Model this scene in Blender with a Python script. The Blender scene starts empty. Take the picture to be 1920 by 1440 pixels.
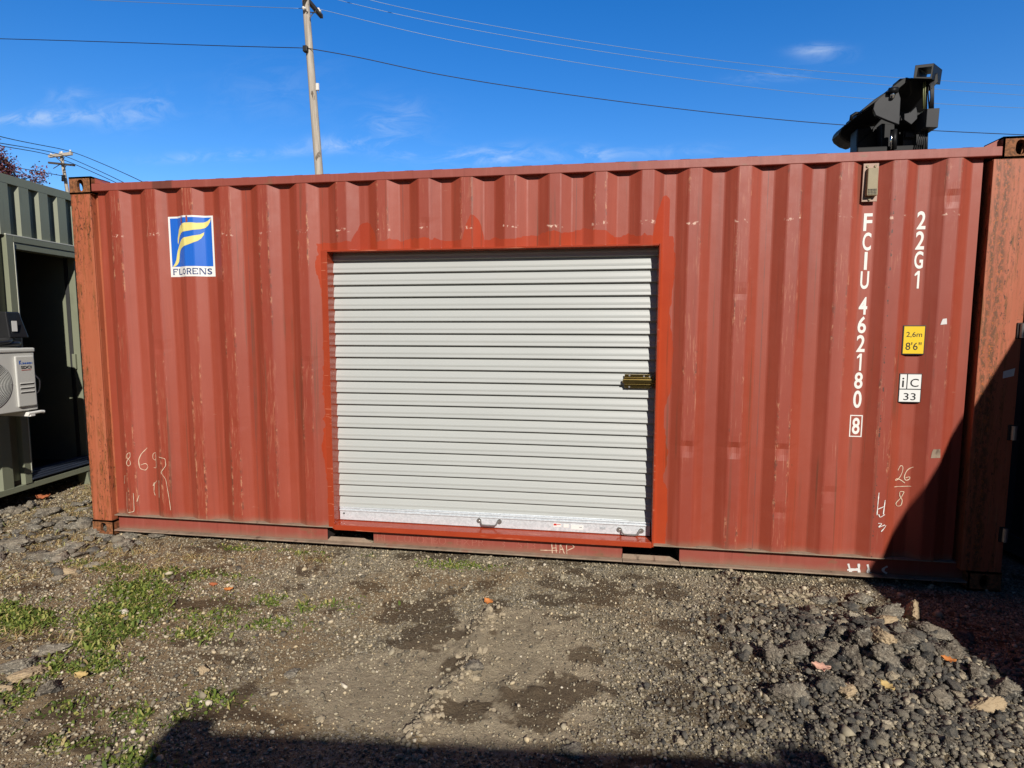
import bpy, bmesh, math, random
import numpy as np
from mathutils import Vector, Matrix
random.seed(7); RNG = np.random.default_rng(11)
R = math.radians
S = bpy.context.scene
COL = S.collection

# ------------------------------------------------------------------ camera, sky, sun, exposure
CAM = np.array([3.6978, -3.6, 1.5308]); FPX = 1065.5
RM = np.array([[0.98876, 0.14948, 0.00198], [0.01611, -0.09387, -0.99545], [-0.14862, 0.98434, -0.09523]])
q, _ = np.linalg.qr(RM.T); RM = (q * np.sign(np.diag(q.T @ RM.T))).T
cd = bpy.data.cameras.new('camera'); cam = bpy.data.objects.new('camera', cd); COL.objects.link(cam)
cam.matrix_world = Matrix([[RM[0][0], -RM[1][0], -RM[2][0], CAM[0]], [RM[0][1], -RM[1][1], -RM[2][1], CAM[1]],
                           [RM[0][2], -RM[1][2], -RM[2][2], CAM[2]], [0, 0, 0, 1]])
cd.sensor_width = 36; cd.lens = FPX / 1920 * 36; cd.clip_end = 3000; cd.clip_start = 0.05
S.camera = cam
AZ, EL = 22.0, 31.5
SUN = Vector((math.sin(R(AZ)) * math.cos(R(EL)), -math.cos(R(AZ)) * math.cos(R(EL)), math.sin(R(EL))))
sd = bpy.data.lights.new('sun', 'SUN'); sd.energy = 5.0; sd.angle = R(0.5); sd.color = (1.0, 0.95, 0.87)
sun = bpy.data.objects.new('sun', sd); COL.objects.link(sun); sun.rotation_euler = SUN.to_track_quat('Z', 'Y').to_euler()
sun.location = (10, -12, 14)
W = bpy.data.worlds.new('World'); S.world = W; W.use_nodes = True
S.view_settings.view_transform = 'Standard'; S.view_settings.look = 'None'
S.view_settings.exposure = 0.0; S.view_settings.gamma = 1.0

def ray(u, v): return RM.T @ np.array([(u - 960) / FPX, (v - 720) / FPX, 1.0])
def onY(u, v, y=0.0): d = ray(u, v); return CAM + d * ((y - CAM[1]) / d[1])
def onZ(u, v, z=0.0): d = ray(u, v); return CAM + d * ((z - CAM[2]) / d[2])
def onX(u, v, x=0.0): d = ray(u, v); return CAM + d * ((x - CAM[0]) / d[0])

# ------------------------------------------------------------------ node helper
class G:
    def __init__(s, tree): s.t = tree
    def new(s, ty, **kw):
        n = s.t.nodes.new(ty)
        for k, v in kw.items(): setattr(n, k, v)
        return n
    def put(s, sock, v):
        if hasattr(v, 'is_linked') or isinstance(v, bpy.types.NodeSocket): s.t.links.new(v, sock)
        elif isinstance(v, (tuple, list)) and len(v) == 3 and sock.type == 'RGBA': sock.default_value = (*v, 1)
        else: sock.default_value = v
    def tc(s, which='Object'): return s.new('ShaderNodeTexCoord').outputs[which]
    def sep(s, v):
        n = s.new('ShaderNodeSeparateXYZ'); s.put(n.inputs[0], v); return n.outputs
    def comb(s, x, y, z):
        n = s.new('ShaderNodeCombineXYZ')
        for i, a in enumerate((x, y, z)): s.put(n.inputs[i], a)
        return n.outputs[0]
    def mul(s, v, sc):
        n = s.new('ShaderNodeVectorMath', operation='MULTIPLY'); s.put(n.inputs[0], v); n.inputs[1].default_value = sc; return n.outputs[0]
    def add(s, v, sc):
        n = s.new('ShaderNodeVectorMath', operation='ADD'); s.put(n.inputs[0], v); n.inputs[1].default_value = sc; return n.outputs[0]
    def noise(s, v, scale, detail=4, rough=0.55, dist=0.0):
        n = s.new('ShaderNodeTexNoise'); s.put(n.inputs['Vector'], v); n.inputs['Scale'].default_value = scale
        n.inputs['Detail'].default_value = detail; n.inputs['Roughness'].default_value = rough; n.inputs['Distortion'].default_value = dist
        return n.outputs['Fac']
    def vor(s, v, scale, feature='F1', out='Distance'):
        n = s.new('ShaderNodeTexVoronoi', feature=feature); s.put(n.inputs['Vector'], v); n.inputs['Scale'].default_value = scale; return n.outputs[out]
    def m(s, op, a, b=0.0, c=0.0):
        n = s.new('ShaderNodeMath', operation=op); s.put(n.inputs[0], a); s.put(n.inputs[1], b)
        if op in ('MULTIPLY_ADD',): s.put(n.inputs[2], c)
        return n.outputs[0]
    def ss(s, x, a, b, lo=0.0, hi=1.0):
        n = s.new('ShaderNodeMapRange', interpolation_type='SMOOTHSTEP'); s.put(n.inputs[0], x)
        if a > b: a, b, lo, hi = b, a, hi, lo
        n.inputs[1].default_value = a; n.inputs[2].default_value = b; n.inputs[3].default_value = lo; n.inputs[4].default_value = hi
        return n.outputs[0]
    def mix(s, f, a, b):
        n = s.new('ShaderNodeMix', data_type='RGBA'); s.put(n.inputs[0], f); s.put(n.inputs[6], a); s.put(n.inputs[7], b); return n.outputs[2]
    def ramp(s, f, stops):
        n = s.new('ShaderNodeValToRGB'); e = n.color_ramp.elements
        while len(e) < len(stops): e.new(0.5)
        for i, (p, c) in enumerate(stops): e[i].position = p; e[i].color = (*c, 1)
        s.put(n.inputs[0], f); return n.outputs[0]
    def bump(s, h, strength, dist):
        n = s.new('ShaderNodeBump'); n.inputs['Strength'].default_value = strength; n.inputs['Distance'].default_value = dist
        s.put(n.inputs['Height'], h); return n.outputs[0]
    def island(s): return s.new('ShaderNodeNewGeometry').outputs['Random Per Island']
    def objrand(s): return s.new('ShaderNodeObjectInfo').outputs['Random']

def MAT(name, fn):
    m = bpy.data.materials.new(name); m.use_nodes = True
    g = G(m.node_tree); b = m.node_tree.nodes['Principled BSDF']
    d = fn(g)
    for k, v in d.items():
        g.put(b.inputs[{'color': 'Base Color', 'rough': 'Roughness', 'metal': 'Metallic', 'normal': 'Normal', 'spec': 'Specular IOR Level', 'ior': 'IOR', 'coat': 'Coat Weight', 'sub': 'Subsurface Weight'}[k]], v)
    return m
def mx(g, *ms):
    r = ms[0]
    for a in ms[1:]: r = g.m('MAXIMUM', r, a)
    return r

# ------------------------------------------------------------------ sky with thin clouds
g = G(W.node_tree); bg = W.node_tree.nodes['Background']
sky = g.new('ShaderNodeTexSky'); sky.sky_type = 'NISHITA'; sky.sun_disc = False
sky.sun_elevation = R(EL); sky.sun_rotation = R(180 - AZ); sky.air_density = 1.0; sky.dust_density = 0.25; sky.ozone_density = 3.0
hs = g.new('ShaderNodeHueSaturation'); hs.inputs['Saturation'].default_value = 1.39; hs.inputs['Hue'].default_value = 0.511; hs.inputs['Value'].default_value = 0.93
g.put(hs.inputs['Color'], sky.outputs[0])
dr = g.tc('Generated'); sx = g.sep(dr)
ry = g.m('MAXIMUM', sx[1], 0.05); ca_, cb_ = g.m('DIVIDE', sx[0], ry), g.m('DIVIDE', sx[2], ry)
pl = g.comb(ca_, cb_, 0.0)
n1 = g.noise(g.mul(pl, (5.0, 13.0, 1)), 2.2, 7, 0.66, 0.9)
wisp = 0.0
for u, v, hw, hh, am in ((70, 222, 110, 13, .95), (240, 215, 70, 24, .55), (130, 182, 45, 16, .4), (290, 190, 40, 22, .35), (630, 270, 70, 13, 1.0), (420, 292, 130, 9, .7), (740, 228, 62, 34, .55), (755, 282, 45, 14, .7), (930, 292, 110, 17, .8), (1105, 290, 50, 13, .75),
                        (1530, 93, 40, 10, .75), (1445, 144, 60, 10, .6), (1550, 108, 50, 14, .25), (520, 170, 130, 60, .12), (1250, 285, 120, 12, .3)):
    d0 = ray(u, v); d1 = ray(u + hw, v); d2 = ray(u, v - hh); a0, b0 = d0[0] / d0[1], d0[2] / d0[1]
    e1 = g.m('POWER', g.m('ABSOLUTE', g.m('DIVIDE', g.m('SUBTRACT', ca_, a0), abs(d1[0] / d1[1] - a0))), 2.0); e2 = g.m('POWER', g.m('ABSOLUTE', g.m('DIVIDE', g.m('SUBTRACT', cb_, b0), abs(d2[2] / d2[1] - b0))), 2.0)
    wisp = g.m('MULTIPLY_ADD', g.m('EXPONENT', g.m('MULTIPLY', g.m('ADD', e1, e2), -1.0)), am, wisp)
cl = g.m('MULTIPLY', g.m('MULTIPLY', g.m('MINIMUM', wisp, 1.0), g.ss(n1, 0.36, 0.72)), 0.55)
north = g.ss(sx[1], -0.2, 0.75, 0.40, 2.1)
vm = g.new('ShaderNodeVectorMath', operation='SCALE'); g.put(vm.inputs[0], g.mix(cl, hs.outputs[0], (4.0, 4.7, 5.6))); g.put(vm.inputs['Scale'], north)
g.put(bg.inputs['Color'], vm.outputs[0])
bg.inputs['Strength'].default_value = 0.085

# ------------------------------------------------------------------ materials
def wear(g, base_a, base_b, rust=0.5, outer=False, gloss=0.42, zdust=0.17):
    v = g.tc(); x, y, z = g.sep(v)
    c = g.mix(g.noise(v, 1.3, 5, 0.6), base_a, base_b)
    st = g.noise(g.mul(v, (22, 8, 0.7)), 1.0, 5, 0.65)
    c = g.mix(g.ss(st, 0.5, 0.75, 0, 0.4), c, tuple(k * 1.25 + 0.03 for k in base_b))
    c = g.mix(g.ss(g.noise(g.mul(v, (16, 6, 0.5)), 1.7, 3), 0.55, 0.8, 0, 0.45), c, tuple(k * 0.6 for k in base_a))
    patch = g.ss(g.noise(g.add(v, (4, 1, 2)), 1.6, 3, 0.6), 0.45, 0.62)
    if outer:
        out = g.ss(y, 0.012, 0.001)
        edge = g.m('MULTIPLY', out, patch)
        rib = g.m('ABSOLUTE', g.m('SUBTRACT', g.m('FLOORED_MODULO', g.m('SUBTRACT', x, 0.350 - 0.1395), 0.279), 0.1395))
        rim = g.ss(g.m('ABSOLUTE', g.m('SUBTRACT', rib, 0.034)), 0.013, 0.003)
        c = g.mix(g.m('MULTIPLY', out, 0.45), c, (0.27, 0.036, 0.018))
        left = g.m('MULTIPLY', g.ss(x, 2.1, 1.0, 0, 0.045), g.ss(g.noise(g.add(g.mul(v, (3.584, 0, 1.1)), (2, 0, 5)), 1.0, 3, 0.6), 0.42, 0.6))
        scr = g.m('MULTIPLY', g.ss(g.m('ADD', left, g.noise(g.mul(v, (85, 4, 6)), 1.0, 6, 0.72)), 0.54, 0.62), g.m('MAXIMUM', edge, g.m('MULTIPLY', out, g.m('MULTIPLY', left, 9.0))))
        c = g.mix(g.m('MULTIPLY', scr, 0.42), c, (0.52, 0.21, 0.12))
        pr_ = g.noise(g.add(g.mul(v, (3.4, 1, 1.3)), (7, 0, 1)), 1.0, 4, 0.65)
        chip = g.m('MULTIPLY', g.ss(g.m('ADD', left, g.noise(g.mul(v, (70, 4, 16)), 1.0, 6, 0.75)), 0.50, 0.58), g.m('MULTIPLY', rim, g.ss(g.m('ADD', pr_, left), 0.49, 0.58)))
        c = g.mix(g.m('MULTIPLY', chip, 0.7), c, g.mix(g.ss(g.noise(v, 19, 3), 0.46, 0.56), (0.085, 0.04, 0.025), (0.55, 0.27, 0.15)))
        lines = g.m('MULTIPLY', g.ss(g.noise(g.add(g.mul(v, (120, 4, 2.2)), (9, 0, 3)), 1.0, 4, 0.7), 0.61, 0.66), g.m('MULTIPLY', out, g.ss(pr_, 0.42, 0.54)))
        c = g.mix(g.m('MULTIPLY', lines, 0.5), c, (0.58, 0.30, 0.20))
    hs_ = g.noise(g.mul(v, (9, 9, 60)), 1.0, 4, 0.7)
    c = g.mix(g.m('MULTIPLY', g.ss(hs_, 0.68, 0.74), g.m('MULTIPLY', patch, 0.35)), c, (0.55, 0.27, 0.19))
    sp = g.m('MULTIPLY', g.ss(g.noise(v, 26, 5, 0.7), 0.70 - 0.1 * rust, 0.78 - 0.1 * rust), g.ss(g.noise(v, 2.3, 3), 0.45, 0.6))
    c = g.mix(g.m('MULTIPLY', sp, 0.85), c, (0.10, 0.045, 0.02))
    if zdust:
        dz = g.m('ADD', z, g.m('MULTIPLY', g.noise(v, 9, 4), 0.05))
        c = g.mix(g.ss(dz, zdust + .07, zdust, 0, 0.75), c, (0.22, 0.15, 0.10))
    ro = g.m('ADD', g.m('MULTIPLY', g.noise(v, 14, 4), 0.25), gloss - 0.08)
    nb = g.bump(g.m('ADD', g.noise(g.mul(v, (3, 3, 1.2)), 2.0, 3), g.m('MULTIPLY', g.noise(v, 90, 3), 0.06)), 0.25, 0.01)
    return v, x, y, z, c, ro, nb

DX0, DX1, DZ0, DZ1 = 1.915, 4.055, 0.185, 2.04
def red_panel(g):
    v, x, y, z, c, ro, nb = wear(g, (0.268, 0.041, 0.018), (0.328, 0.057, 0.027), 0.25, True, 0.50)
    def hill(cx, w, h):
        t = g.m('DIVIDE', g.m('SUBTRACT', x, cx), w); t = g.m('POWER', g.m('ABSOLUTE', t), 2.0)
        return g.m('MULTIPLY', g.m('MAXIMUM', g.m('SUBTRACT', 1.0, t), 0.0), h)
    nn = g.noise(v, 5.0, 4, 0.6)
    topw = g.m('ADD', mx(g, hill(2.17, 0.09, 0.14), hill(2.90, 0.07, 0.15), hill(4.09, 0.075, 0.24), hill(3.55, 0.25, 0.05)), g.m('MULTIPLY_ADD', nn, 0.15, -0.012))
    inx = g.m('MULTIPLY', g.m('GREATER_THAN', x, DX0 - 0.05), g.m('LESS_THAN', x, DX1 + 0.06))
    top = g.m('MULTIPLY', g.m('LESS_THAN', g.m('SUBTRACT', z, DZ1), topw), inx)
    sidew = g.m('MULTIPLY_ADD', g.noise(g.mul(v, (1, 1, 0.7)), 4.0, 4, 0.6), 0.17, -0.018)
    d = mx(g, g.m('SUBTRACT', DX0 - 0.01, x), g.m('SUBTRACT', x, DX1 + 0.01))
    side = g.m('MULTIPLY', g.m('LESS_THAN', d, sidew), g.m('LESS_THAN', z, DZ1 + 0.06))
    rp = mx(g, top, side)
    c = g.mix(rp, c, g.mix(nn, (0.36, 0.042, 0.014), (0.43, 0.064, 0.022)))
    fade = g.noise(g.mul(v, (3.584, 0, 0.35)), 1.0, 2, 0.5)
    c = g.mix(g.ss(fade, 0.5, 0.72, 0, 0.35), c, (0.38, 0.085, 0.055)); c = g.mix(g.ss(fade, 0.5, 0.3, 0, 0.4), c, (0.22, 0.030, 0.016))
    run = g.m('MULTIPLY', g.ss(g.noise(g.mul(v, (34, 3, 0.55)), 1.0, 4, 0.6), 0.565, 0.66), g.ss(g.noise(g.mul(v, (2.5, 1, 0.9)), 1.0, 3), 0.45, 0.58))
    c = g.mix(g.m('MULTIPLY', run, 0.6), c, (0.13, 0.045, 0.022))
    # bare weld seams where sheets join
    for sx_ in (1.325, 2.43, 3.55, 4.675):
        ln = g.ss(g.m('ABSOLUTE', g.m('SUBTRACT', x, sx_)), 0.0035, 0.0012)
        c = g.mix(g.m('MULTIPLY', ln, g.ss(g.noise(v, 7, 3), 0.35, 0.6, 0.2, 0.9)), c, (0.17, 0.05, 0.035))
    # small chips beside the rivets on the outer ribs, one line at 2.18 m
    cz = g.ss(g.m('ABSOLUTE', g.m('SUBTRACT', z, g.m('MULTIPLY_ADD', g.noise(v, 3, 1), 0.06, 2.15))), 0.014, 0.004)
    c = g.mix(g.m('MULTIPLY', g.m('MULTIPLY', cz, g.ss(y, 0.01, 0.001)), g.ss(g.noise(v, 38, 4), 0.52, 0.62)), c, (0.66, 0.42, 0.32))
    # loose stipple of holes in rust on one rib right of the number
    hx = g.ss(g.m('ABSOLUTE', g.m('SUBTRACT', x, g.m('MULTIPLY_ADD', g.noise(g.mul(v, (0, 0, 3)), 1.0, 1), 0.03, 5.335))), 0.006, 0.002)
    c = g.mix(g.m('MULTIPLY', hx, g.ss(g.noise(g.mul(v, (30, 1, 42)), 1.0, 2), 0.54, 0.6)), c, (0.08, 0.03, 0.02))
    ro = g.mix(rp, ro, (0.2, 0.2, 0.2))
    return dict(color=c, rough=ro, normal=nb, spec=0.62)
M = {}
M['red_panel'] = MAT('weathered_red_panel_paint', red_panel)
def red_rail(g):
    v, x, y, z, c, ro, nb = wear(g, (0.25, 0.052, 0.036), (0.32, 0.082, 0.058), 0.5, False, 0.45, 0.055)
    c = g.mix(g.m('MULTIPLY', g.ss(g.noise(g.mul(v, (5, 1, 14)), 1.0, 4), 0.60, 0.66), 0.6), c, (0.20, 0.10, 0.055))
    c = g.mix(g.m('MULTIPLY', g.ss(g.noise(g.mul(v, (2.2, 0, 0.1)), 1.0, 2), 0.66, 0.70), 0.6), c, (0.07, 0.03, 0.02))
    return dict(color=c, rough=ro, normal=nb)
M['red_rail'] = MAT('weathered_red_rail_paint', red_rail)
def red_post(g):
    v, x, y, z, c, ro, nb = wear(g, (0.37, 0.085, 0.036), (0.43, 0.13, 0.062), 0.9, False, 0.5, 0)
    r1 = g.noise(g.mul(v, (60, 40, 7)), 1.0, 6, 0.72)
    edge = g.ss(g.noise(g.mul(v, (16, 6, 1.1)), 1.0, 4), 0.40, 0.60)
    c = g.mix(g.m('MULTIPLY', g.ss(r1, 0.47, 0.60), g.m('MULTIPLY', edge, 0.9)), c, (0.19, 0.07, 0.018))
    c = g.mix(g.m('MULTIPLY', g.ss(g.noise(g.mul(v, (55, 50, 24)), 1.2, 6, 0.78), 0.545, 0.60), g.m('MULTIPLY', edge, 0.95)), c, (0.05, 0.022, 0.012))
    c = g.mix(g.ss(g.noise(g.mul(v, (60, 60, 3)), 1.0, 4), 0.58, 0.75, 0, 0.35), c, (0.55, 0.24, 0.12))
    wob = g.m('MULTIPLY', g.m('SUBTRACT', g.noise(g.mul(v, (0, 0, 2.4)), 1.0, 3), 0.5), 0.09)
    bnd = mx(g, g.ss(g.m('ABSOLUTE', g.m('ADD', wob, g.m('SUBTRACT', x, 5.915))), 0.034, 0.006), g.ss(x, 0.032, 0.004), g.ss(g.m('ABSOLUTE', g.m('ADD', wob, g.m('SUBTRACT', x, 5.872))), 0.02, 0.004))
    sp2 = g.noise(g.mul(v, (48, 48, 22)), 1.0, 7, 0.8)
    c = g.mix(g.m('MULTIPLY', g.ss(sp2, 0.42, 0.54), g.m('MULTIPLY', bnd, 0.85)), c, (0.10, 0.045, 0.018)); c = g.mix(g.m('MULTIPLY', g.ss(g.noise(v, 55, 5, 0.75), 0.55, 0.62), g.m('MULTIPLY', bnd, 0.8)), c, (0.46, 0.12, 0.02))
    return dict(color=c, rough=ro, normal=nb)
M['red_post'] = MAT('rusty_orange_red_post_paint', red_post)
def cast_rust(g):
    v = g.tc(); n = g.noise(v, 45, 6, 0.7)
    c = g.ramp(n, [(0.3, (0.045, 0.02, 0.012)), (0.47, (0.17, 0.065, 0.022)), (0.56, (0.29, 0.11, 0.04)), (0.7, (0.35, 0.10, 0.05))])
    return dict(color=c, rough=0.8, normal=g.bump(n, 0.5, 0.004))
M['rust'] = MAT('rusty_casting_steel', cast_rust)
def fresh(g):
    v = g.tc(); n = g.noise(v, 7, 4)
    c = g.mix(n, (0.30, 0.036, 0.013), (0.38, 0.056, 0.020))
    c = g.mix(g.ss(g.noise(g.mul(v, (4, 30, 60)), 1, 4), 0.62, 0.68, 0, 0.5), c, (0.62, 0.22, 0.13))
    return dict(color=c, rough=0.22, normal=g.bump(g.noise(v, 60, 3), 0.15, 0.004))
M['fresh'] = MAT('fresh_orange_red_paint', fresh)
def dusty(g):
    v = g.tc(); n = g.noise(v, 8, 5, 0.65)
    c = g.ramp(n, [(0.3, (0.20, 0.14, 0.095)), (0.55, (0.31, 0.23, 0.165)), (0.75, (0.27, 0.13, 0.09))])
    c = g.mix(g.ss(g.noise(g.mul(v, (14, 14, 5)), 1, 4), 0.62, 0.7, 0, 0.7), c, (0.08, 0.05, 0.035))
    return dict(color=c, rough=0.9)
M['dusty'] = MAT('dust_covered_steel', dusty)
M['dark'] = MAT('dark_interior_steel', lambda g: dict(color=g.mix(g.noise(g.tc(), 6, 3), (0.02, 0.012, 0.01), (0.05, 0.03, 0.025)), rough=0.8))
def curtain(g):
    v = g.tc(); x, y, z = g.sep(v)
    c = g.mix(g.noise(g.mul(v, (1.5, 1, 9)), 1.0, 3), (0.415, 0.428, 0.412), (0.46, 0.472, 0.455))
    c = g.mix(g.ss(g.noise(g.mul(v, (0.8, 1, 130)), 1.0, 3), 0.60, 0.70, 0, 0.18), c, (0.38, 0.39, 0.37))
    c = g.mix(g.ss(g.noise(v, 18, 5), 0.60, 0.78, 0, 0.12), c, (0.40, 0.37, 0.32))
    return dict(color=c, rough=0.36, normal=g.bump(g.noise(g.mul(v, (2.2, 1, 7)), 1.0, 3), 0.10, 0.01))
M['curtain'] = MAT('pale_grey_door_enamel', curtain)
def galv(g):
    v = g.tc(); n = g.vor(g.mul(v, (1, 1, 1)), 90, 'F1', 'Color'); k = g.sep(n)[0]
    return dict(color=g.mix(k, (0.60, 0.63, 0.66), (0.72, 0.75, 0.78)), metal=0.25, rough=g.m('MULTIPLY_ADD', k, 0.15, 0.36))
M['galv'] = MAT('galvanised_steel', galv)
M['steel'] = MAT('worn_bare_steel', lambda g: dict(color=g.mix(g.noise(g.tc(), 30, 3), (0.30, 0.29, 0.28), (0.5, 0.48, 0.46)), metal=0.8, rough=0.38))
M['brass'] = MAT('brass_plated_steel', lambda g: dict(color=g.mix(g.noise(g.tc(), 25, 3), (0.40, 0.27, 0.07), (0.62, 0.46, 0.16)), metal=1.0, rough=0.22))
def flat(name, col, rough=0.5, var=0.12, metal=0.0, sc=12):
    M[name] = MAT(name + '_surface', lambda g: dict(color=g.mix(g.noise(g.tc(), sc, 4), tuple(k * (1 - var) for k in col), tuple(min(1, k * (1 + var)) for k in col)), rough=rough, metal=metal))
flat('white_vinyl', (0.78, 0.77, 0.74), 0.45, 0.04); flat('white_paint', (0.80, 0.78, 0.73), 0.6, 0.06)
flat('yellow_vinyl', (0.80, 0.53, 0.015), 0.45, 0.05); flat('black_vinyl', (0.02, 0.02, 0.02), 0.45)
flat('navy_vinyl', (0.03, 0.055, 0.17), 0.5); flat('chalk', (0.66, 0.50, 0.36), 0.9, 0.1); flat('chalk_faint', (0.44, 0.17, 0.12), 0.9, 0.2)
flat('spray_white', (0.66, 0.64, 0.62), 0.7, 0.15, 0, 30); flat('red_vinyl', (0.55, 0.03, 0.02), 0.5); flat('grey_print', (0.30, 0.31, 0.33), 0.5)
def blue_v(g):
    v = g.tc()
    c = g.mix(g.noise(g.mul(v, (30, 1, 1.5)), 1, 3), (0.010, 0.10, 0.50), (0.02, 0.16, 0.66))
    return dict(color=c, rough=0.4)
M['blue_vinyl'] = MAT('faded_blue_vinyl', blue_v)
M['logo_yellow'] = MAT('pale_yellow_vinyl', lambda g: dict(color=g.mix(g.noise(g.mul(g.tc(), (35, 1, 3)), 1, 3), (0.72, 0.60, 0.14), (0.80, 0.73, 0.30)), rough=0.45))
M['vent'] = MAT('faded_tan_vent_plastic', lambda g: dict(color=g.mix(g.noise(g.tc(), 30, 4), (0.24, 0.19, 0.11), (0.34, 0.28, 0.165)), rough=0.6))
flat('vent_frame', (0.42, 0.28, 0.21), 0.6, 0.2, 0, 25)
def green(g):
    v = g.tc()
    c = g.mix(g.noise(v, 3, 4), (0.20, 0.212, 0.145), (0.235, 0.247, 0.172))
    c = g.mix(g.ss(g.noise(g.mul(v, (4, 30, 2)), 1, 5), 0.62, 0.72, 0, 0.3), c, (0.12, 0.12, 0.09))
    return dict(color=c, rough=0.45, normal=g.bump(g.noise(v, 70, 3), 0.08, 0.003))
M['green'] = MAT('olive_grey_container_paint', green)
flat('navy_steel', (0.035, 0.045, 0.07), 0.5, 0.2); flat('bead', (0.62, 0.62, 0.52), 0.5, 0.08, 0, 30)
flat('ac_white', (0.62, 0.61, 0.57), 0.4, 0.03); flat('black_plastic', (0.018, 0.018, 0.02), 0.4, 0.2)
flat('grille', (0.50, 0.50, 0.47), 0.45, 0.05); flat('hollow', (0.03, 0.03, 0.03), 0.7)
for nm_, c_a, c_b in (('crane_shaded_black', (0.004, 0.0042, 0.005), (0.009, 0.0095, 0.011)), ('crane_lit_grey', (0.024, 0.025, 0.028), (0.040, 0.041, 0.046))):  # one black crane paint; its shaded and sunlit tones are put into two colours
    M[nm_] = MAT(nm_ + '_paint', lambda g: dict(color=g.mix(g.noise(g.tc(), 5, 5), c_a, c_b), rough=0.5, spec=0.2))
flat('chrome', (0.7, 0.7, 0.7), 0.15, 0.02, 1.0); flat('hose_green', (0.16, 0.17, 0.07), 0.5)
flat('cable_black', (0.012, 0.012, 0.014), 0.6); flat('cable_alu', (0.22, 0.30, 0.42), 0.5, 0.05, 0.3)
flat('ceramic', (0.72, 0.70, 0.66), 0.25, 0.05); flat('arm_dark', (0.055, 0.045, 0.038), 0.8, 0.3, 0, 20)
flat('other_grey', (0.06, 0.07, 0.085), 0.5, 0.15, 0, 4)
def wood(g):
    v = g.tc(); n = g.noise(g.mul(v, (30, 30, 0.8)), 1, 6, 0.65)
    c = g.ramp(n, [(0.3, (0.24, 0.20, 0.165)), (0.5, (0.42, 0.37, 0.31)), (0.7, (0.56, 0.51, 0.44))])
    c = g.mix(g.ss(g.noise(g.mul(v, (5, 5, 1.6)), 1.0, 3), 0.66, 0.70, 0, 0.8), c, (0.07, 0.05, 0.035))
    return dict(color=c, rough=0.9)
M['wood'] = MAT('weathered_grey_pole_wood', wood)
def asphalt(g, dark, light, agg):
    v = g.tc(); n = g.noise(v, 11, 6, 0.7); k = g.vor(v, 130, 'F1', 'Color'); kk = g.sep(k)[0]
    c = g.mix(n, dark, light); c = g.mix(g.ss(kk, 0.70, 0.9, 0, 0.8), c, agg)
    c = g.mix(g.m('MULTIPLY', g.ss(g.noise(g.add(v, (3, 3, 3)), 5, 3), 0.48, 0.62), 0.55), c, (0.17, 0.13, 0.09))
    up = g.sep(g.new('ShaderNodeNewGeometry').outputs['Normal'])[2]; du = g.m('MULTIPLY', g.ss(up, 0.25, 0.85), g.ss(g.noise(v, 13, 5, 0.7), 0.40, 0.58))
    c = g.mix(g.m('MULTIPLY', du, 0.6), c, (0.40, 0.34, 0.25))
    return dict(color=c, rough=0.9, normal=g.bump(g.m('ADD', g.noise(v, 60, 4, 0.7), g.m('MULTIPLY', kk, 0.5)), 1.0, 0.014))
M['asphalt'] = MAT('broken_asphalt', lambda g: asphalt(g, (0.03, 0.029, 0.028), (0.11, 0.10, 0.085), (0.38, 0.35, 0.29)))
M['asphalt_grey'] = MAT('dusty_broken_asphalt', lambda g: asphalt(g, (0.075, 0.07, 0.062), (0.24, 0.212, 0.17), (0.46, 0.42, 0.34)))
M['stone_tan'] = MAT('tan_stone', lambda g: dict(color=g.mix(g.noise(g.tc(), 15, 5), (0.30, 0.21, 0.12), (0.46, 0.36, 0.23)), rough=0.85, normal=g.bump(g.noise(g.tc(), 50, 4), 0.5, 0.005)))
def gravel(g):
    i = g.island(); v = g.tc()
    c = g.ramp(i, [(0.0, (0.05, 0.047, 0.043)), (0.2, (0.11, 0.094, 0.068)), (0.45, (0.24, 0.207, 0.147)), (0.70, (0.38, 0.328, 0.23)), (0.86, (0.52, 0.445, 0.315)), (0.95, (0.62, 0.49, 0.30)), (1.0, (0.70, 0.64, 0.53))])
    return dict(color=g.mix(g.ss(g.noise(v, 60, 4), 0.35, 0.7, 0, 0.5), c, (0.24, 0.195, 0.135)), rough=0.85)
M['gravel'] = MAT('mixed_gravel', gravel)
def rubble(g):
    i = g.island(); v = g.tc()
    c = g.ramp(i, [(0.0, (0.035, 0.034, 0.033)), (0.4, (0.10, 0.094, 0.084)), (0.65, (0.19, 0.168, 0.132)), (0.86, (0.32, 0.27, 0.195)), (0.93, (0.50, 0.41, 0.28)), (1.0, (0.62, 0.54, 0.41))])
    return dict(color=g.mix(g.ss(g.noise(v, 38, 6, 0.7), 0.42, 0.6, 0, 0.7), c, g.mix(g.noise(v, 7, 3), (0.32, 0.27, 0.195), (0.10, 0.09, 0.08))), rough=0.9, normal=g.bump(g.noise(v, 75, 6, 0.75), 1.0, 0.012))
M['rubble'] = MAT('rubble_pieces', rubble)
M['mud_clod'] = MAT('dried_mud', lambda g: dict(color=g.mix(g.noise(g.tc(), 24, 6, 0.75), (0.27, 0.214, 0.14), (0.46, 0.384, 0.27)), rough=0.95, normal=g.bump(g.noise(g.tc(), 120, 4), 0.6, 0.005)))
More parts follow.
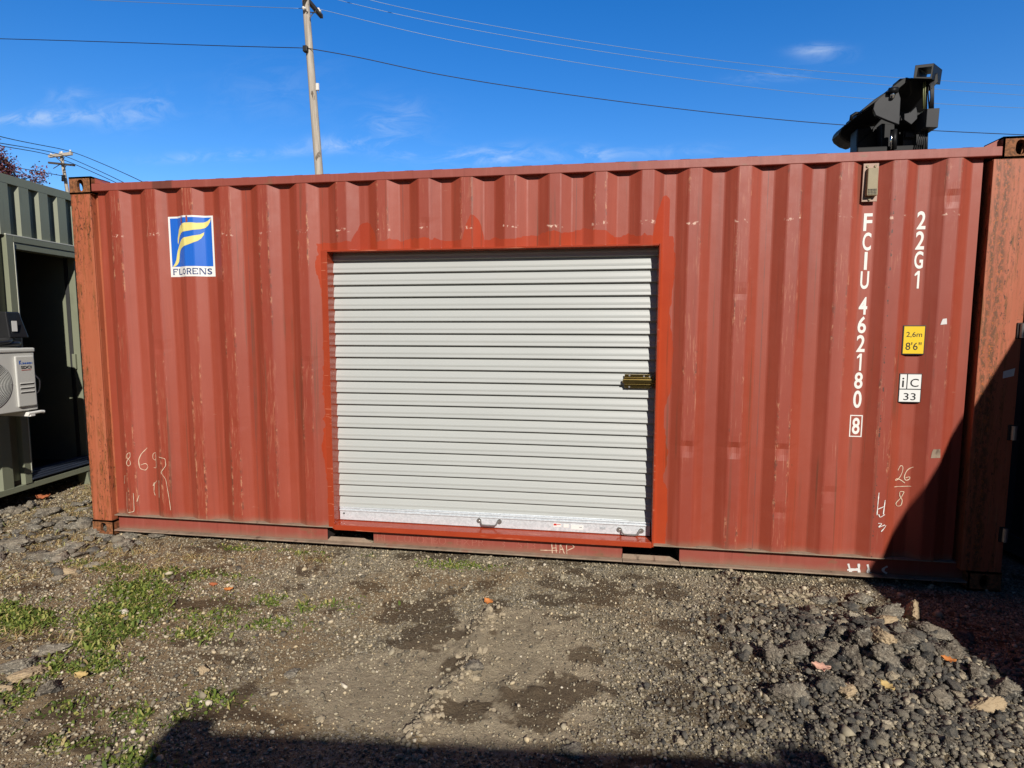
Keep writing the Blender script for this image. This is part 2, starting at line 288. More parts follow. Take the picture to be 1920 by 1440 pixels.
def ground(g):
    v = g.tc(); a = g.new('ShaderNodeAttribute'); a.attribute_name = 'zone'; zr = g.sep(a.outputs['Color'])
    fine = g.noise(v, 70, 6, 0.75); med = g.noise(v, 9, 6, 0.65); big = g.noise(v, 1.1, 4, 0.6)
    grit = g.ramp(fine, [(0.30, (0.045, 0.034, 0.021)), (0.44, (0.18, 0.142, 0.088)), (0.56, (0.38, 0.315, 0.205)), (0.70, (0.64, 0.545, 0.38))])
    vc = g.vor(v, 115, 'F1', 'Color'); vs = g.sep(vc)
    grit = g.mix(g.ss(vs[0], 0.55, 0.9, 0, 0.7), grit, g.mix(vs[1], (0.32, 0.30, 0.27), (0.58, 0.53, 0.43)))
    soil = g.mix(med, (0.19, 0.122, 0.066), (0.42, 0.30, 0.168))
    mud = g.mix(g.noise(v, 24, 6, 0.75), (0.30, 0.236, 0.154), (0.64, 0.535, 0.378))
    damp = g.mix(med, (0.06, 0.041, 0.025), (0.135, 0.096, 0.062))
    c = g.mix(g.ss(g.m('ADD', big, g.m('MULTIPLY', zr[2], 0.45)), 0.50, 0.66, 0, 0.85), grit, soil)
    c = g.mix(g.ss(g.m('ADD', zr[0], g.m('MULTIPLY', g.noise(g.mul(v, (1, 1.5, 1)), 7, 8, 0.72), 0.9)), 0.80, 0.98, 0, 0.9), c, mud)
    dn = g.m('ADD', zr[1], g.m('MULTIPLY', g.m('SUBTRACT', g.noise(v, 38, 7, 0.78), 0.5), 2.2))
    wet = g.new('ShaderNodeMix', data_type='RGBA', blend_type='MULTIPLY'); wet.inputs[0].default_value = 1.0; g.put(wet.inputs[6], c); wet.inputs[7].default_value = (0.42, 0.37, 0.33, 1)
    c = g.mix(g.ss(dn, 0.25, 0.95, 0, 0.88), c, g.mix(0.55, wet.outputs[2], damp))
    crk = g.ss(g.vor(g.mul(v, (1, 1, 1)), 34, 'DISTANCE_TO_EDGE'), 0.0, 0.12)
    h = g.m('ADD', g.m('MULTIPLY', g.m('MULTIPLY', g.noise(v, 30, 8, 0.8), zr[0]), 1.6), g.m('MULTIPLY', fine, 0.9)); h = g.m('ADD', h, g.m('ADD', g.m('MULTIPLY', vs[2], 0.35), g.m('MULTIPLY', med, 1.2)))
    return dict(color=c, rough=0.95, normal=g.bump(h, 1.0, 0.018), spec=0.2)
M['ground'] = MAT('gravelly_dirt', ground)
def leafmat(stops, r=0.6):
    return lambda g: dict(color=g.ramp(g.island(), stops), rough=r, spec=0.3)
M['moss'] = MAT('low_green_weed', leafmat([(0, (0.05, 0.08, 0.014)), (0.42, (0.11, 0.155, 0.026)), (0.75, (0.20, 0.24, 0.045)), (0.88, (0.32, 0.30, 0.085)), (1, (0.36, 0.26, 0.12))]))
M['straw'] = MAT('dry_straw_grass', leafmat([(0, (0.16, 0.09, 0.04)), (0.4, (0.36, 0.25, 0.11)), (0.8, (0.55, 0.43, 0.21)), (1, (0.30, 0.34, 0.10))], 0.8))
M['purple_leaf'] = MAT('purple_red_foliage', leafmat([(0, (0.07, 0.02, 0.03)), (0.5, (0.16, 0.045, 0.055)), (0.85, (0.26, 0.10, 0.10)), (1, (0.12, 0.13, 0.05))]))
M['bark'] = MAT('grey_bark', lambda g: dict(color=g.mix(g.noise(g.mul(g.tc(), (9, 9, 2)), 1, 5), (0.08, 0.06, 0.05), (0.19, 0.16, 0.13)), rough=0.9))
flat('orange_leaf', (0.55, 0.20, 0.05), 0.7, 0.25, 0, 40); flat('pink_leaf', (0.60, 0.34, 0.25), 0.7, 0.15, 0, 40); flat('rust_leaf', (0.42, 0.13, 0.05), 0.7, 0.25, 0, 40)
flat('yellow_leaf', (0.56, 0.40, 0.16), 0.7, 0.2, 0, 40)

# ------------------------------------------------------------------ mesh helpers
def tag(o, label=None, cat=None, group=None, kind=None):
    for k, v in (('label', label), ('category', cat), ('group', group), ('kind', kind)):
        if v: o[k] = v
    return o
def empty(name, loc=(0, 0, 0), rz=0.0):
    o = bpy.data.objects.new(name, None); COL.objects.link(o); o.location = loc; o.rotation_euler = (0, 0, rz); o.empty_display_size = 0.2; return o
def link(name, me, mat, parent=None, smooth=False, bevel=0.0, loc=None):
    o = bpy.data.objects.new(name, me); COL.objects.link(o)
    if mat: me.materials.append(M[mat])
    if parent: o.parent = parent
    if loc: o.location = loc
    if smooth: me.polygons.foreach_set('use_smooth', [True] * len(me.polygons))
    if bevel:
        b = o.modifiers.new('bevel', 'BEVEL'); b.width = bevel; b.segments = 2; b.limit_method = 'ANGLE'; b.angle_limit = R(40)
    return o
class MB:
    def __init__(s): s.v = []; s.f = []
    def add(s, vs, fs):
        n = len(s.v); s.v += [tuple(map(float, p)) for p in vs]; s.f += [tuple(i + n for i in f) for f in fs]; return s
    def box(s, x0, x1, y0, y1, z0, z1):
        return s.add([(x0, y0, z0), (x1, y0, z0), (x1, y1, z0), (x0, y1, z0), (x0, y0, z1), (x1, y0, z1), (x1, y1, z1), (x0, y1, z1)],
                     [(0, 3, 2, 1), (4, 5, 6, 7), (0, 1, 5, 4), (1, 2, 6, 5), (2, 3, 7, 6), (3, 0, 4, 7)])
    def hexa(s, a, b):      # two matching quads
        return s.add(list(a) + list(b), [(0, 3, 2, 1), (4, 5, 6, 7), (0, 1, 5, 4), (1, 2, 6, 5), (2, 3, 7, 6), (3, 0, 4, 7)])
    def prism(s, poly, d):  # poly of 3D points, extruded by vector d
        n = len(poly); d = np.array(d)
        return s.add([np.array(p) for p in poly] + [np.array(p) + d for p in poly],
                     [tuple(range(n))[::-1], tuple(range(n, 2 * n))] + [(i, (i + 1) % n, n + (i + 1) % n, n + i) for i in range(n)])
    def tube(s, path, r, k=8, r1=None, cap=True):
        P = [Vector(p) for p in path]; n = len(P); rings = []; up = None
        for i, p in enumerate(P):
            t = (P[min(i + 1, n - 1)] - P[max(i - 1, 0)]).normalized()
            if up is None: up = t.orthogonal().normalized()
            up = (up - t * up.dot(t)).normalized(); w = t.cross(up)
            rr = r if r1 is None else r + (r1 - r) * i / (n - 1)
            rings.append([p + up * (rr * math.cos(2 * math.pi * j / k)) + w * (rr * math.sin(2 * math.pi * j / k)) for j in range(k)])
        fs = [(i * k + j, i * k + (j + 1) % k, (i + 1) * k + (j + 1) % k, (i + 1) * k + j) for i in range(n - 1) for j in range(k)]
        if cap: fs += [tuple(range(k))[::-1], tuple(range((n - 1) * k, n * k))]
        return s.add([v for rg in rings for v in rg], fs)
    def build(s, name, mat, parent=None, bevel=0.0, smooth=False, fix=True):
        me = bpy.data.meshes.new(name); me.from_pydata(s.v, [], s.f)
        if not fix: return link(name, me, mat, parent, smooth, bevel)
        bm = bmesh.new(); bm.from_mesh(me); bmesh.ops.recalc_face_normals(bm, faces=bm.faces); bm.to_mesh(me); bm.free()
        return link(name, me, mat, parent, smooth, bevel)
def fast_mesh(name, V, F, mat, parent=None, smooth=False):
    V = np.asarray(V, np.float32); F = np.asarray(F, np.int32); k = F.shape[1]
    me = bpy.data.meshes.new(name); me.vertices.add(len(V)); me.vertices.foreach_set('co', V.ravel())
    me.loops.add(F.size); me.loops.foreach_set('vertex_index', F.ravel())
    me.polygons.add(len(F)); me.polygons.foreach_set('loop_start', np.arange(0, F.size, k, dtype=np.int32))
    me.update(calc_edges=True); me.validate()
    o = link(name, me, mat, parent)
    if smooth: me.polygons.foreach_set('use_smooth', np.ones(len(F), bool))
    return o
def vnoise(x, y, seed=0):
    xi = np.floor(x).astype(np.int64); yi = np.floor(y).astype(np.int64); fx = x - xi; fy = y - yi
    fx = fx * fx * (3 - 2 * fx); fy = fy * fy * (3 - 2 * fy)
    def h(a, b):
        n = (a * 374761393 + b * 668265263 + seed * 1442695041) & 0xffffffff
        n = ((n ^ (n >> 13)) * 1274126177) & 0xffffffff; return ((n ^ (n >> 16)) & 0xffff) / 65535.0
    return (h(xi, yi) * (1 - fx) + h(xi + 1, yi) * fx) * (1 - fy) + (h(xi, yi + 1) * (1 - fx) + h(xi + 1, yi + 1) * fx) * fy
def fbm(x, y, o=4, seed=0):
    r = 0; a = 0.5; t = 0
    for i in range(o): r = r + a * vnoise(x * 2 ** i, y * 2 ** i, seed + i); t += a; a *= 0.5
    return r / t

# ------------------------------------------------------------------ ground
def blob(x, y, cx, cy, rx, ry, rot=0.0):
    c, s_ = math.cos(rot), math.sin(rot); dx, dy = x - cx, y - cy
    return np.exp(-(((dx * c + dy * s_) / rx) ** 2 + ((-dx * s_ + dy * c) / ry) ** 2))
def pile(x, y):
    return np.clip(0.105 * blob(x, y, 5.02, -0.80, 0.40, 0.25, -0.30) + 0.055 * blob(x, y, 4.95, -1.38, 0.62, 0.32, -0.1), 0, 0.2)
def ridge(x, y):
    cx = 3.13 + 0.10 * (y + 1.2) + 0.03 * np.sin(y * 9)
    a = np.exp(-((x - cx) / 0.055) ** 2) * np.clip((y + 1.85) / 0.15, 0, 1) * np.clip((-0.66 - y) / 0.12, 0, 1)
    b = blob(x, y, 4.57, -0.17, 0.07, 0.20, 0.35); c = blob(x, y, 4.82, -0.27, 0.10, 0.06)
    return a, b, c
def H(x, y):
    x = np.asarray(x, float); y = np.asarray(y, float)
    t = np.clip((0.15 - x) / 1.0, 0, 1); z = 0.085 * t * t * (3 - 2 * t)
    z = z + 0.016 * (fbm(x * 1.1, y * 1.1, 3, 5) - 0.5) + 0.022 * (fbm(x * 6, y * 6, 4, 9) - 0.5)
    p = pile(x, y); z = z + p * (0.75 + 0.5 * fbm(x * 8, y * 8, 3, 21))
    a, b, c = ridge(x, y); rn = fbm(x * 17, y * 17, 3, 31)
    z = z + 0.040 * a * (0.3 + 1.3 * rn) + 0.085 * b * (0.4 + 1.1 * rn) + 0.04 * c * (0.4 + rn)
    z = z + 0.018 * blob(x, y, 3.36, -0.90, 0.28, 0.22) * (0.5 + fbm(x * 12, y * 12, 3, 41))
    z = z + 0.016 * (fbm(x * 21, y * 21, 3, 61) - .5) * (1 - .4 * blob(x, y, 3.2, -1.2, .6, .5))
    clod = np.clip(fbm(x * 15, y * 15, 3, 51) - 0.52, 0, 1) * 0.09 * np.clip(1.2 * blob(x, y, 3.3, -1.1, 0.5, 0.6) + pile(x, y) * 5, 0, 1)
    return z + clod - 0.004
def axis(lo, hi, step, far):
    a = list(np.arange(lo, hi + 1e-6, step)); d = step
    r = [hi]; l = [lo]
    while r[-1] < far: d *= 1.35; r.append(r[-1] + d); l.append(l[-1] - d)
    return np.array(l[1:][::-1] + a + r[1:])
gx = axis(-2.6, 7.4, 0.016, 900); gy = axis(-2.7, 1.6, 0.016, 900)
XX, YY = np.meshgrid(gx, gy); ZZ = H(XX, YY)
far_ = (np.abs(XX - 2) > 12) | (np.abs(YY) > 12); ZZ[far_] = np.where(ZZ[far_] < 0.2, ZZ[far_], 0.05)
nx, ny = len(gx), len(gy); ii = np.arange((ny - 1) * (nx - 1)); i0 = (ii // (nx - 1)) * nx + ii % (nx - 1)
gnd = fast_mesh('ground', np.stack([XX.ravel(), YY.ravel(), ZZ.ravel()], 1), np.stack([i0, i0 + 1, i0 + nx + 1, i0 + nx], 1), 'ground', None, True)
tag(gnd, kind='structure')
def mudmask(x, y):
    m = blob(x, y, 3.25, -1.30, 0.55, 0.42) + 0.8 * blob(x, y, 3.35, -0.85, 0.30, 0.25) + 0.7 * blob(x, y, 2.75, -1.42, 0.45, 0.22)
    return np.clip(m, 0, 1)
def dampmask(x, y):
    m = 0
    for u, v, rx, ry in ((800, 1215, .17, .10), (860, 1190, .16, .07), (1060, 1190, .14, .10), (1100, 1235, .08, .14), (1000, 1130, .16, .10), (990, 1330, .18, .12), (820, 1040, .22, .05), (1440, 1100, .2, .08),
                         (1280, 1120, .18, .06), (840, 1335, .1, .08), (420, 1340, .3, .06), (200, 1400, .3, .06), (1330, 1330, .2, .08), (1050, 1100, .3, .05)):
        c = onZ(u, v); m = m + blob(x, y, c[0], c[1], rx, ry)
    return np.clip(m, 0, 1)
def damp(x, y):
    d = 0.24 * np.clip(dampmask(x, y), 0, .8) + 1.05 * fbm(x * 5.5 + 3 * vnoise(x * 3, y * 3, 5) * .3, y * 8.5, 5, 203) + 0.10 * np.clip((x - 2.0) / 1.0, 0, 1) * np.clip((5.6 - x) / .6, 0, 1) * (1 - 0.7 * mudmask(x, y)) + 0.05 * np.clip((1.2 - x), 0, 1)
    d = d - 0.08 * mudmask(x, y)
    t = np.clip((d - 0.64) / 0.12, 0, 1); return t * t * (3 - 2 * t)
MOSS = [(262, 1105, .15, .10), (225, 1150, .14, .12), (190, 1195, .13, .10), (150, 1250, .15, .08), (20, 1150, .16, .10), (60, 1172, .10, .06), (370, 1190, .12, .05), (290, 1340, .12, .05), (120, 1380, .14, .05), (250, 1420, .1, .05),
        (450, 1160, .25, .07), (330, 1075, .35, .06), (720, 1050, .16, .05), (60, 1310, .2, .06), (500, 1030, .3, .05), (180, 1060, .2, .06), (390, 1310, .1, .04), (560, 1130, .3, .06), (860, 1060, .2, .05)]
MOSSW = [MP for MP in [(*onZ(u, v)[:2], rx, ry) for u, v, rx, ry in MOSS]]
def mossmask(x, y):
    m = 0
    for i, (cx, cy, rx, ry) in enumerate(MOSSW):
        w = 1.25 if i < 6 else (0.42 if i < 11 else 0.36)
        m = m + w * blob(x, y, cx, cy, rx, ry)
    return np.clip(m, 0, 1.2)
zone = np.zeros((nx * ny, 4), np.float32); zone[:, 3] = 1
zone[:, 0] = mudmask(XX, YY).ravel(); zone[:, 1] = damp(XX, YY).ravel(); zone[:, 2] = np.clip((2.6 - XX) / 3, 0, 1).ravel()
at_ = gnd.data.attributes.new('zone', 'FLOAT_COLOR', 'POINT'); at_.data.foreach_set('color', zone.ravel())

ICO_V = []; _t = (1 + 5 ** 0.5) / 2
for a, b in ((1, _t), (-1, _t), (1, -_t), (-1, -_t)): ICO_V += [(a * 1.0, b, 0)]
ICO_V = np.array([(-1, _t, 0), (1, _t, 0), (-1, -_t, 0), (1, -_t, 0), (0, -1, _t), (0, 1, _t), (0, -1, -_t), (0, 1, -_t), (_t, 0, -1), (_t, 0, 1), (-_t, 0, -1), (-_t, 0, 1)]) / math.hypot(1, _t)
ICO_F = np.array([(0, 11, 5), (0, 5, 1), (0, 1, 7), (0, 7, 10), (0, 10, 11), (1, 5, 9), (5, 11, 4), (11, 10, 2), (10, 7, 6), (7, 1, 8), (3, 9, 4), (3, 4, 2), (3, 2, 6), (3, 6, 8), (3, 8, 9), (4, 9, 5), (2, 4, 11), (6, 2, 10), (8, 6, 7), (9, 8, 1)])
def stones(name, P, size, mat, flatz=0.75, sink=0.12, jit=0.40):
    n = len(P); V = ICO_V[None] * (1 + RNG.uniform(-jit, jit, (n, 12, 1))) + RNG.uniform(-.12, .12, (n, 12, 3))
    V = V * np.stack([RNG.uniform(.75, 1.35, n), RNG.uniform(.7, 1.1, n), RNG.uniform(flatz * .7, flatz * 1.3, n)], 1)[:, None] * (size / 2)[:, None, None]
    a = RNG.uniform(0, 6.28, n); b = RNG.normal(0, .35, n); ca, sa, cb, sb = np.cos(a), np.sin(a), np.cos(b), np.sin(b)
    x, y, z = V[..., 0], V[..., 1], V[..., 2]
    y, z = y * cb[:, None] - z * sb[:, None], y * sb[:, None] + z * cb[:, None]
    x, y = x * ca[:, None] - y * sa[:, None], x * sa[:, None] + y * ca[:, None]
    V = np.stack([x, y, z], 2) + P[:, None]; V[..., 2] += (size * flatz * (0.5 - sink))[:, None]
    F = ICO_F[None] + (np.arange(n) * 12)[:, None, None]
    return fast_mesh(name, V.reshape(-1, 3), F.reshape(-1, 3), mat)
def scatter(n, x0, x1, y0, y1, dens):
    x = RNG.uniform(x0, x1, n); y = RNG.uniform(y0, y1, n); k = RNG.random(n) < dens(x, y)
    x, y = x[k], y[k]; return np.stack([x, y, H(x, y)], 1)
def gdens(x, y):
    d = 0.25 + 0.9 * fbm(x * 2.2, y * 2.2, 3, 71)
    d = d * (1 - 0.62 * np.clip(mudmask(x, y) * 1.1, 0, 1)) * (1 - 0.62 * damp(x, y)) * (1 - 0.75 * np.clip(mossmask(x, y), 0, 1))
    return d * np.where((y > 0.3) & (x > 0.05), 0.05, 1)
P = scatter(400000, -2.2, 7.2, -2.5, 1.5, gdens)
gv = stones('gravel', P, np.clip(RNG.lognormal(math.log(0.0064), 0.46, len(P)), 0.0035, 0.026), 'gravel')
tag(gv, 'small grey and tan gravel strewn over the dirt yard', 'gravel', kind='stuff')
P = scatter(4200, -2.2, 6.8, -2.4, 0.9, lambda x, y: (0.5 + 0.5 * (fbm(x * 1.5, y * 1.5, 2, 77) > .5)) * (1 - .6 * mudmask(x, y)) * np.where((y > .2) & (x > 0), 0.05, 1) * (0.35 + 0.65 * (x < 1.6) + 0.6 * (x > 4.2)))
P = P[:1100]
pb = stones('pebbles', P, np.clip(RNG.lognormal(math.log(0.024), 0.35, len(P)), 0.014, 0.06), 'gravel', 0.6, 0.2)
tag(pb, 'larger mixed pebbles lying among the gravel', 'pebbles', kind='stuff')
rub = lambda x, y: np.clip(0.9 * blob(x, y, 5.02, -0.82, .46, .27, -.3) + 0.75 * blob(x, y, 4.95, -1.40, .70, .36, -.1), 0, 1)
rubbig = lambda x, y: np.clip(1.0 * blob(x, y, 5.0, -0.82, .40, .24, -.3) + 0.06 * blob(x, y, 4.95, -1.35, .6, .3, -.1), 0, 1)
P = scatter(110000, 3.9, 6.9, -2.2, -0.15, rub)
rb = stones('rubble', P, np.clip(RNG.lognormal(math.log(0.0098), 0.52, len(P)), 0.005, 0.034), 'rubble', 0.8, 0.15, 0.45)
tag(rb, 'heap of small broken asphalt and stone rubble in front of the red container', 'rubble', kind='stuff')
# broken asphalt slabs on the far left
P = scatter(900, -2.0, 0.6, -0.9, 1.2, lambda x, y: np.clip(blob(x, y, -0.1, -0.15, .75, .45) * 0.8, 0, 1))
rl = stones('rubble', P, np.clip(RNG.lognormal(math.log(0.035), 0.5, len(P)), 0.015, 0.11), 'rubble', 0.5, 0.3, 0.33)
tag(rl, 'flat crumbs of broken asphalt lying beside the left end of the red container', 'rubble', kind='stuff')

from mathutils import noise as mn
def rough(seed, sub, amp=1.0):
    bm = bmesh.new(); bmesh.ops.create_icosphere(bm, subdivisions=sub, radius=1.0); rn = random.Random(seed)
    planes = [(Vector((rn.gauss(0, 1), rn.gauss(0, 1), rn.gauss(0, 1))).normalized(), rn.uniform(.45, .82)) for _ in range(11)]; off = Vector((seed * 3.7, seed * 1.3, 0))
    for v in bm.verts:
        p = v.co.copy()
        for n_, d in planes:
            e = p.dot(n_) - d
            if e > 0: p -= n_ * e * 0.96
        p *= 1 + amp * (0.14 * mn.noise(p * 2.0 + off) + 0.13 * mn.noise(p * 4.7 + off) + 0.11 * mn.noise(p * 9.5 + off) + (0.10 * mn.noise(p * 19 + off) if sub > 3 else 0))
        v.co = p
    V = np.array([v.co[:] for v in bm.verts]); F = np.array([[v.index for v in f.verts] for f in bm.faces]); bm.free(); return V, F
def rock(name, loc, dims, rz, mat, seed, tilt=0.0):
    V, F = rough(seed, 5, 1.3); V = V * np.array(dims) * .62
    o = fast_mesh(name, V, F, mat); rn = random.Random(seed); o.location = loc; o.rotation_euler = (rn.uniform(-.3, .3), tilt, rz); return o
def chunks(name, P, size, mat, seed, flatz=.7, sink=.2):
    protos = [rough(seed + k, 4, 1.35) for k in range(10)]; VV = []; FF = []; b0 = 0; k0 = RNG.integers(0, 10, len(P)); a = RNG.uniform(0, 6.28, len(P)); tl = RNG.normal(0, .35, len(P)); nv = len(protos[0][0])
    for i in range(len(P)):
        V = protos[k0[i]][0] * np.array([RNG.uniform(.8, 1.3), RNG.uniform(.7, 1.0), RNG.uniform(.6, 1.2) * flatz]) * size[i] * .56
        c, s_ = math.cos(tl[i]), math.sin(tl[i]); V = np.stack([V[:, 0], V[:, 1] * c - V[:, 2] * s_, V[:, 1] * s_ + V[:, 2] * c], 1)
        c, s_ = math.cos(a[i]), math.sin(a[i]); V = np.stack([V[:, 0] * c - V[:, 1] * s_, V[:, 0] * s_ + V[:, 1] * c, V[:, 2] + size[i] * flatz * (.5 - sink)], 1) + P[i]
        VV.append(V); FF.append(protos[k0[i]][1] + b0); b0 += nv
    return fast_mesh(name, np.concatenate(VV), np.concatenate(FF), mat)
P = scatter(9000, 3.95, 6.9, -2.2, -0.15, rubbig)[:620]
tag(chunks('rubble', P, np.clip(RNG.lognormal(math.log(0.031), 0.42, len(P)), 0.014, 0.072), 'rubble', 300), 'rough fist sized lumps of broken asphalt in the rubble heap', 'rubble', kind='stuff')
P = scatter(900, -2.0, 0.5, -0.8, 1.1, lambda x, y: np.clip(blob(x, y, -0.2, -0.1, .75, .42) * 0.9, 0, 1))[:260]
tag(chunks('rubble', P, np.clip(RNG.lognormal(math.log(0.06), 0.45, len(P)), 0.025, 0.15), 'asphalt_grey', 330, .45, .25), 'flat lumps of broken asphalt beside the left end of the red container', 'rubble', kind='stuff')
P = scatter(9000, 2.4, 5.0, -2.0, -0.05, lambda x, y: np.clip(ridge(x, y)[0] * 1.2 + ridge(x, y)[1] * 1.5 + ridge(x, y)[2] + .02 * mudmask(x, y), 0, 1))[:520]
tag(chunks('mud_clods', P, np.clip(RNG.lognormal(math.log(0.017), 0.45, len(P)), 0.007, 0.045), 'mud_clod', 360, .75, .3), 'small dried mud clods along the ridges in front of the container', 'mud clods', kind='stuff')
def ground_at(u, v, n=6):
    z = 0.0
    for _ in range(n): p = onZ(u, v, z); z = float(H(p[0], p[1]))
    return p[0], p[1], z
# individual chunks: photo position, size in m
CH = [(1668, 1157, (.17, .11, .085), .1, 'asphalt_grey', 'pale topped slab of broken asphalt at the upper edge of the rubble heap'),
      (1712, 1163, (.10, .09, .11), .5, 'stone_tan', 'upright tan chunk of stone at the top right of the rubble heap'),
      (1450, 1240, (.13, .11, .10), .2, 'asphalt_grey', 'blocky grey chunk at the left end of the rubble heap'),
      (1495, 1232, (.17, .10, .09), .0, 'asphalt_grey', None), (1558, 1228, (.20, .08, .07), -.7, 'asphalt_grey', 'long grey slab of broken asphalt slanting across the middle of the heap'),
      (1530, 1187, (.15, .09, .06), .2, 'asphalt_grey', None), (1600, 1245, (.12, .11, .09), 1.1, 'asphalt', None), (1612, 1212, (.12, .11, .10), .3, 'asphalt', None),
      (1650, 1200, (.17, .08, .08), -.9, 'stone_tan', 'long tan slab leaning in the middle of the rubble heap'), (1660, 1245, (.17, .11, .09), -.7, 'asphalt_grey', None),
      (1662, 1175, (.15, .08, .06), .1, 'stone_tan', None), (1575, 1195, (.11, .08, .07), .4, 'asphalt', None), (1745, 1195, (.20, .10, .07), -.7, 'asphalt_grey', 'long slab of broken asphalt on the shaded right shoulder of the heap'),
      (1700, 1215, (.13, .10, .08), .2, 'asphalt', None), (1780, 1230, (.12, .10, .07), .9, 'asphalt', None), (1555, 1290, (.12, .08, .08), -.6, 'asphalt', None), (1480, 1310, (.16, .13, .08), .3, 'asphalt_grey', None),
      (1620, 1290, (.10, .08, .07), .2, 'asphalt', None), (1585, 1305, (.09, .08, .06), .9, 'stone_tan', None), (1760, 1318, (.13, .10, .08), .2, 'asphalt_grey', None), (1850, 1330, (.19, .08, .06), .1, 'stone_tan', 'flat tan slab low on the right side of the rubble heap'),
      (1720, 1260, (.10, .09, .07), .6, 'asphalt', None), (1610, 1128, (.15, .12, .07), .3, 'asphalt_grey', 'broad pale chunk behind the rubble heap near the container'), (1540, 1130, (.11, .07, .05), .1, 'asphalt_grey', None),
      (1545, 1245, (.10, .09, .08), .3, 'asphalt', None), (1830, 1270, (.12, .10, .07), .5, 'asphalt', None), (1880, 1300, (.14, .10, .07), .2, 'asphalt', None), (1365, 1365, (.09, .07, .05), .2, 'asphalt', None),
      (1420, 1360, (.10, .08, .06), .7, 'asphalt', None), (1530, 1375, (.11, .09, .06), .1, 'asphalt', None), (1370, 1190, (.09, .07, .06), .3, 'asphalt', 'single dark lump lying alone left of the rubble heap'),
      (1650, 1390, (.11, .08, .06), .4, 'asphalt', None), (1780, 1400, (.12, .09, .07), .9, 'asphalt', None), (1700, 1340, (.10, .08, .06), .5, 'asphalt', None), (1545, 1340, (.10, .07, .06), .5, 'asphalt', None)]
for i, (u, v, dm, rz, mt, lab) in enumerate(CH):
    x, y, z = ground_at(u, v)
    if v > 1335: dm = tuple(k_ * .62 for k_ in dm)
    dm = (dm[0] * .78, dm[1] * .78, dm[2] * 1.0)
    o = rock('asphalt_chunk' if mt != 'stone_tan' else 'stone_chunk', (x, y, z + dm[2] * .30), dm, rz, mt, i + 3, (i % 5 - 2) * .12)
    gen = {'asphalt': 'dark broken asphalt chunk lying among the rubble heap', 'asphalt_grey': 'dusty grey asphalt chunk lying among the rubble heap', 'stone_tan': 'small tan stone chunk lying among the rubble heap'}[mt]
    tag(o, lab or gen, 'rubble chunk', 'chunks in the rubble heap' if not lab else 'chunks in the rubble heap')
ST = [(30, 1250, (.16, .14, .06), .3, 'asphalt_grey', 'flat grey stone at the left edge of the picture'), (45, 1268, (.13, .10, .05), .7, 'stone_tan', 'brown flat stone beside the flat grey stone on the left'), (90, 1297, (.08, .07, .06), .2, 'asphalt', 'small dark stone below the flat stones on the left'),
      (90, 1222, (.15, .06, .05), .5, 'asphalt_grey', 'pale rough stone at the lower edge of the green weeds'), (10, 1293, (.055, .045, .04), .1, 'stone_tan', 'pale tan pebble in the left corner of the yard'), (945, 1248, (0.0, 0, 0), 0, 'stone_tan', ''),
      (30, 1022, (.22, .18, .07), .2, 'asphalt_grey', 'large broken asphalt slab nearest the olive container'), (95, 1012, (.2, .13, .06), .6, 'asphalt_grey', 'broken asphalt slab between the two containers'), (70, 1045, (.13, .11, .06), .2, 'asphalt', 'dark asphalt lump in front of the broken slabs'),
      (886, 1250, (.075, .07, .045), .2, 'asphalt_grey', 'rounded grey stone sunk in the mud before the door'), (127, 1074, (.12, .06, .04), .2, 'stone_tan', 'flat brown stone among the weeds near the left casting'), (1075, 1407, (.09, .07, .04), .2, 'asphalt_grey', 'pale stone lying in the near shadow'),
      (382, 1259, (.045, .04, .035), .1, 'stone_tan', 'tan pebble left of the near shadow'), (545, 1265, (.07, .06, .035), .2, 'asphalt_grey', 'light grey pebble in the middle of the gravel')]
for i, (u, v, dm, rz, mt, lab) in enumerate(ST):
    if not lab: continue
    x, y, z = ground_at(u, v)
    tag(rock('stone', (x, y, z + dm[2] * .1), dm, rz, mt, i + 90), lab, 'stone', 'loose stones in the yard')

# weeds, straw
def blades(name, P, L, Wd, mat, lean, curl=0.5):
    n = len(P); a = RNG.uniform(0, 6.28, n); el = np.clip(RNG.normal(lean, .35, n), .05, 1.5)
    d = np.stack([np.cos(a) * np.cos(el), np.sin(a) * np.cos(el), np.sin(el)], 1); s_ = np.stack([-np.sin(a), np.cos(a), np.zeros(n)], 1)
    s_ = s_ + RNG.normal(0, .35, (n, 3)); L = L[:, None]; Wd = Wd[:, None]
    m_ = P + d * L * .55; e = d.copy(); e[:, 2] -= curl; t_ = m_ + e * L * .45
    V = np.stack([P - s_ * Wd * .35, P + s_ * Wd * .35, m_ + s_ * Wd * .5, m_ - s_ * Wd * .5, t_ + s_ * Wd * .12, t_ - s_ * Wd * .12], 1)
    F = np.array([(0, 1, 2, 3), (3, 2, 4, 5)])[None] + (np.arange(n) * 6)[:, None, None]
    return fast_mesh(name, V.reshape(-1, 3), F.reshape(-1, 4), mat)
mp = lambda x, y: np.clip(mossmask(x, y) * 1.5 * np.clip((fbm(x * 7, y * 7, 4, 91) - .40) * 5, 0, 1), 0, 1) * np.where((y > -.03) & (x > 0), 0, 1)
P = scatter(700000, -1.6, 4.0, -2.3, 0.3, mp)[:150000]
w = blades('weeds', P, RNG.uniform(.009, .026, len(P)), RNG.uniform(.004, .010, len(P)), 'moss', .55, .6)
tag(w, 'low green weeds and moss growing in patches on the gravel', 'weeds', kind='stuff')
P = scatter(60000, -1.6, 4.0, -2.3, 0.3, mp)[:1900]
w = blades('weeds', P, RNG.uniform(.022, .050, len(P)), RNG.uniform(.005, .013, len(P)), 'moss', .85, .5)
tag(w, 'taller leafy weeds standing among the low moss', 'weeds', kind='stuff')
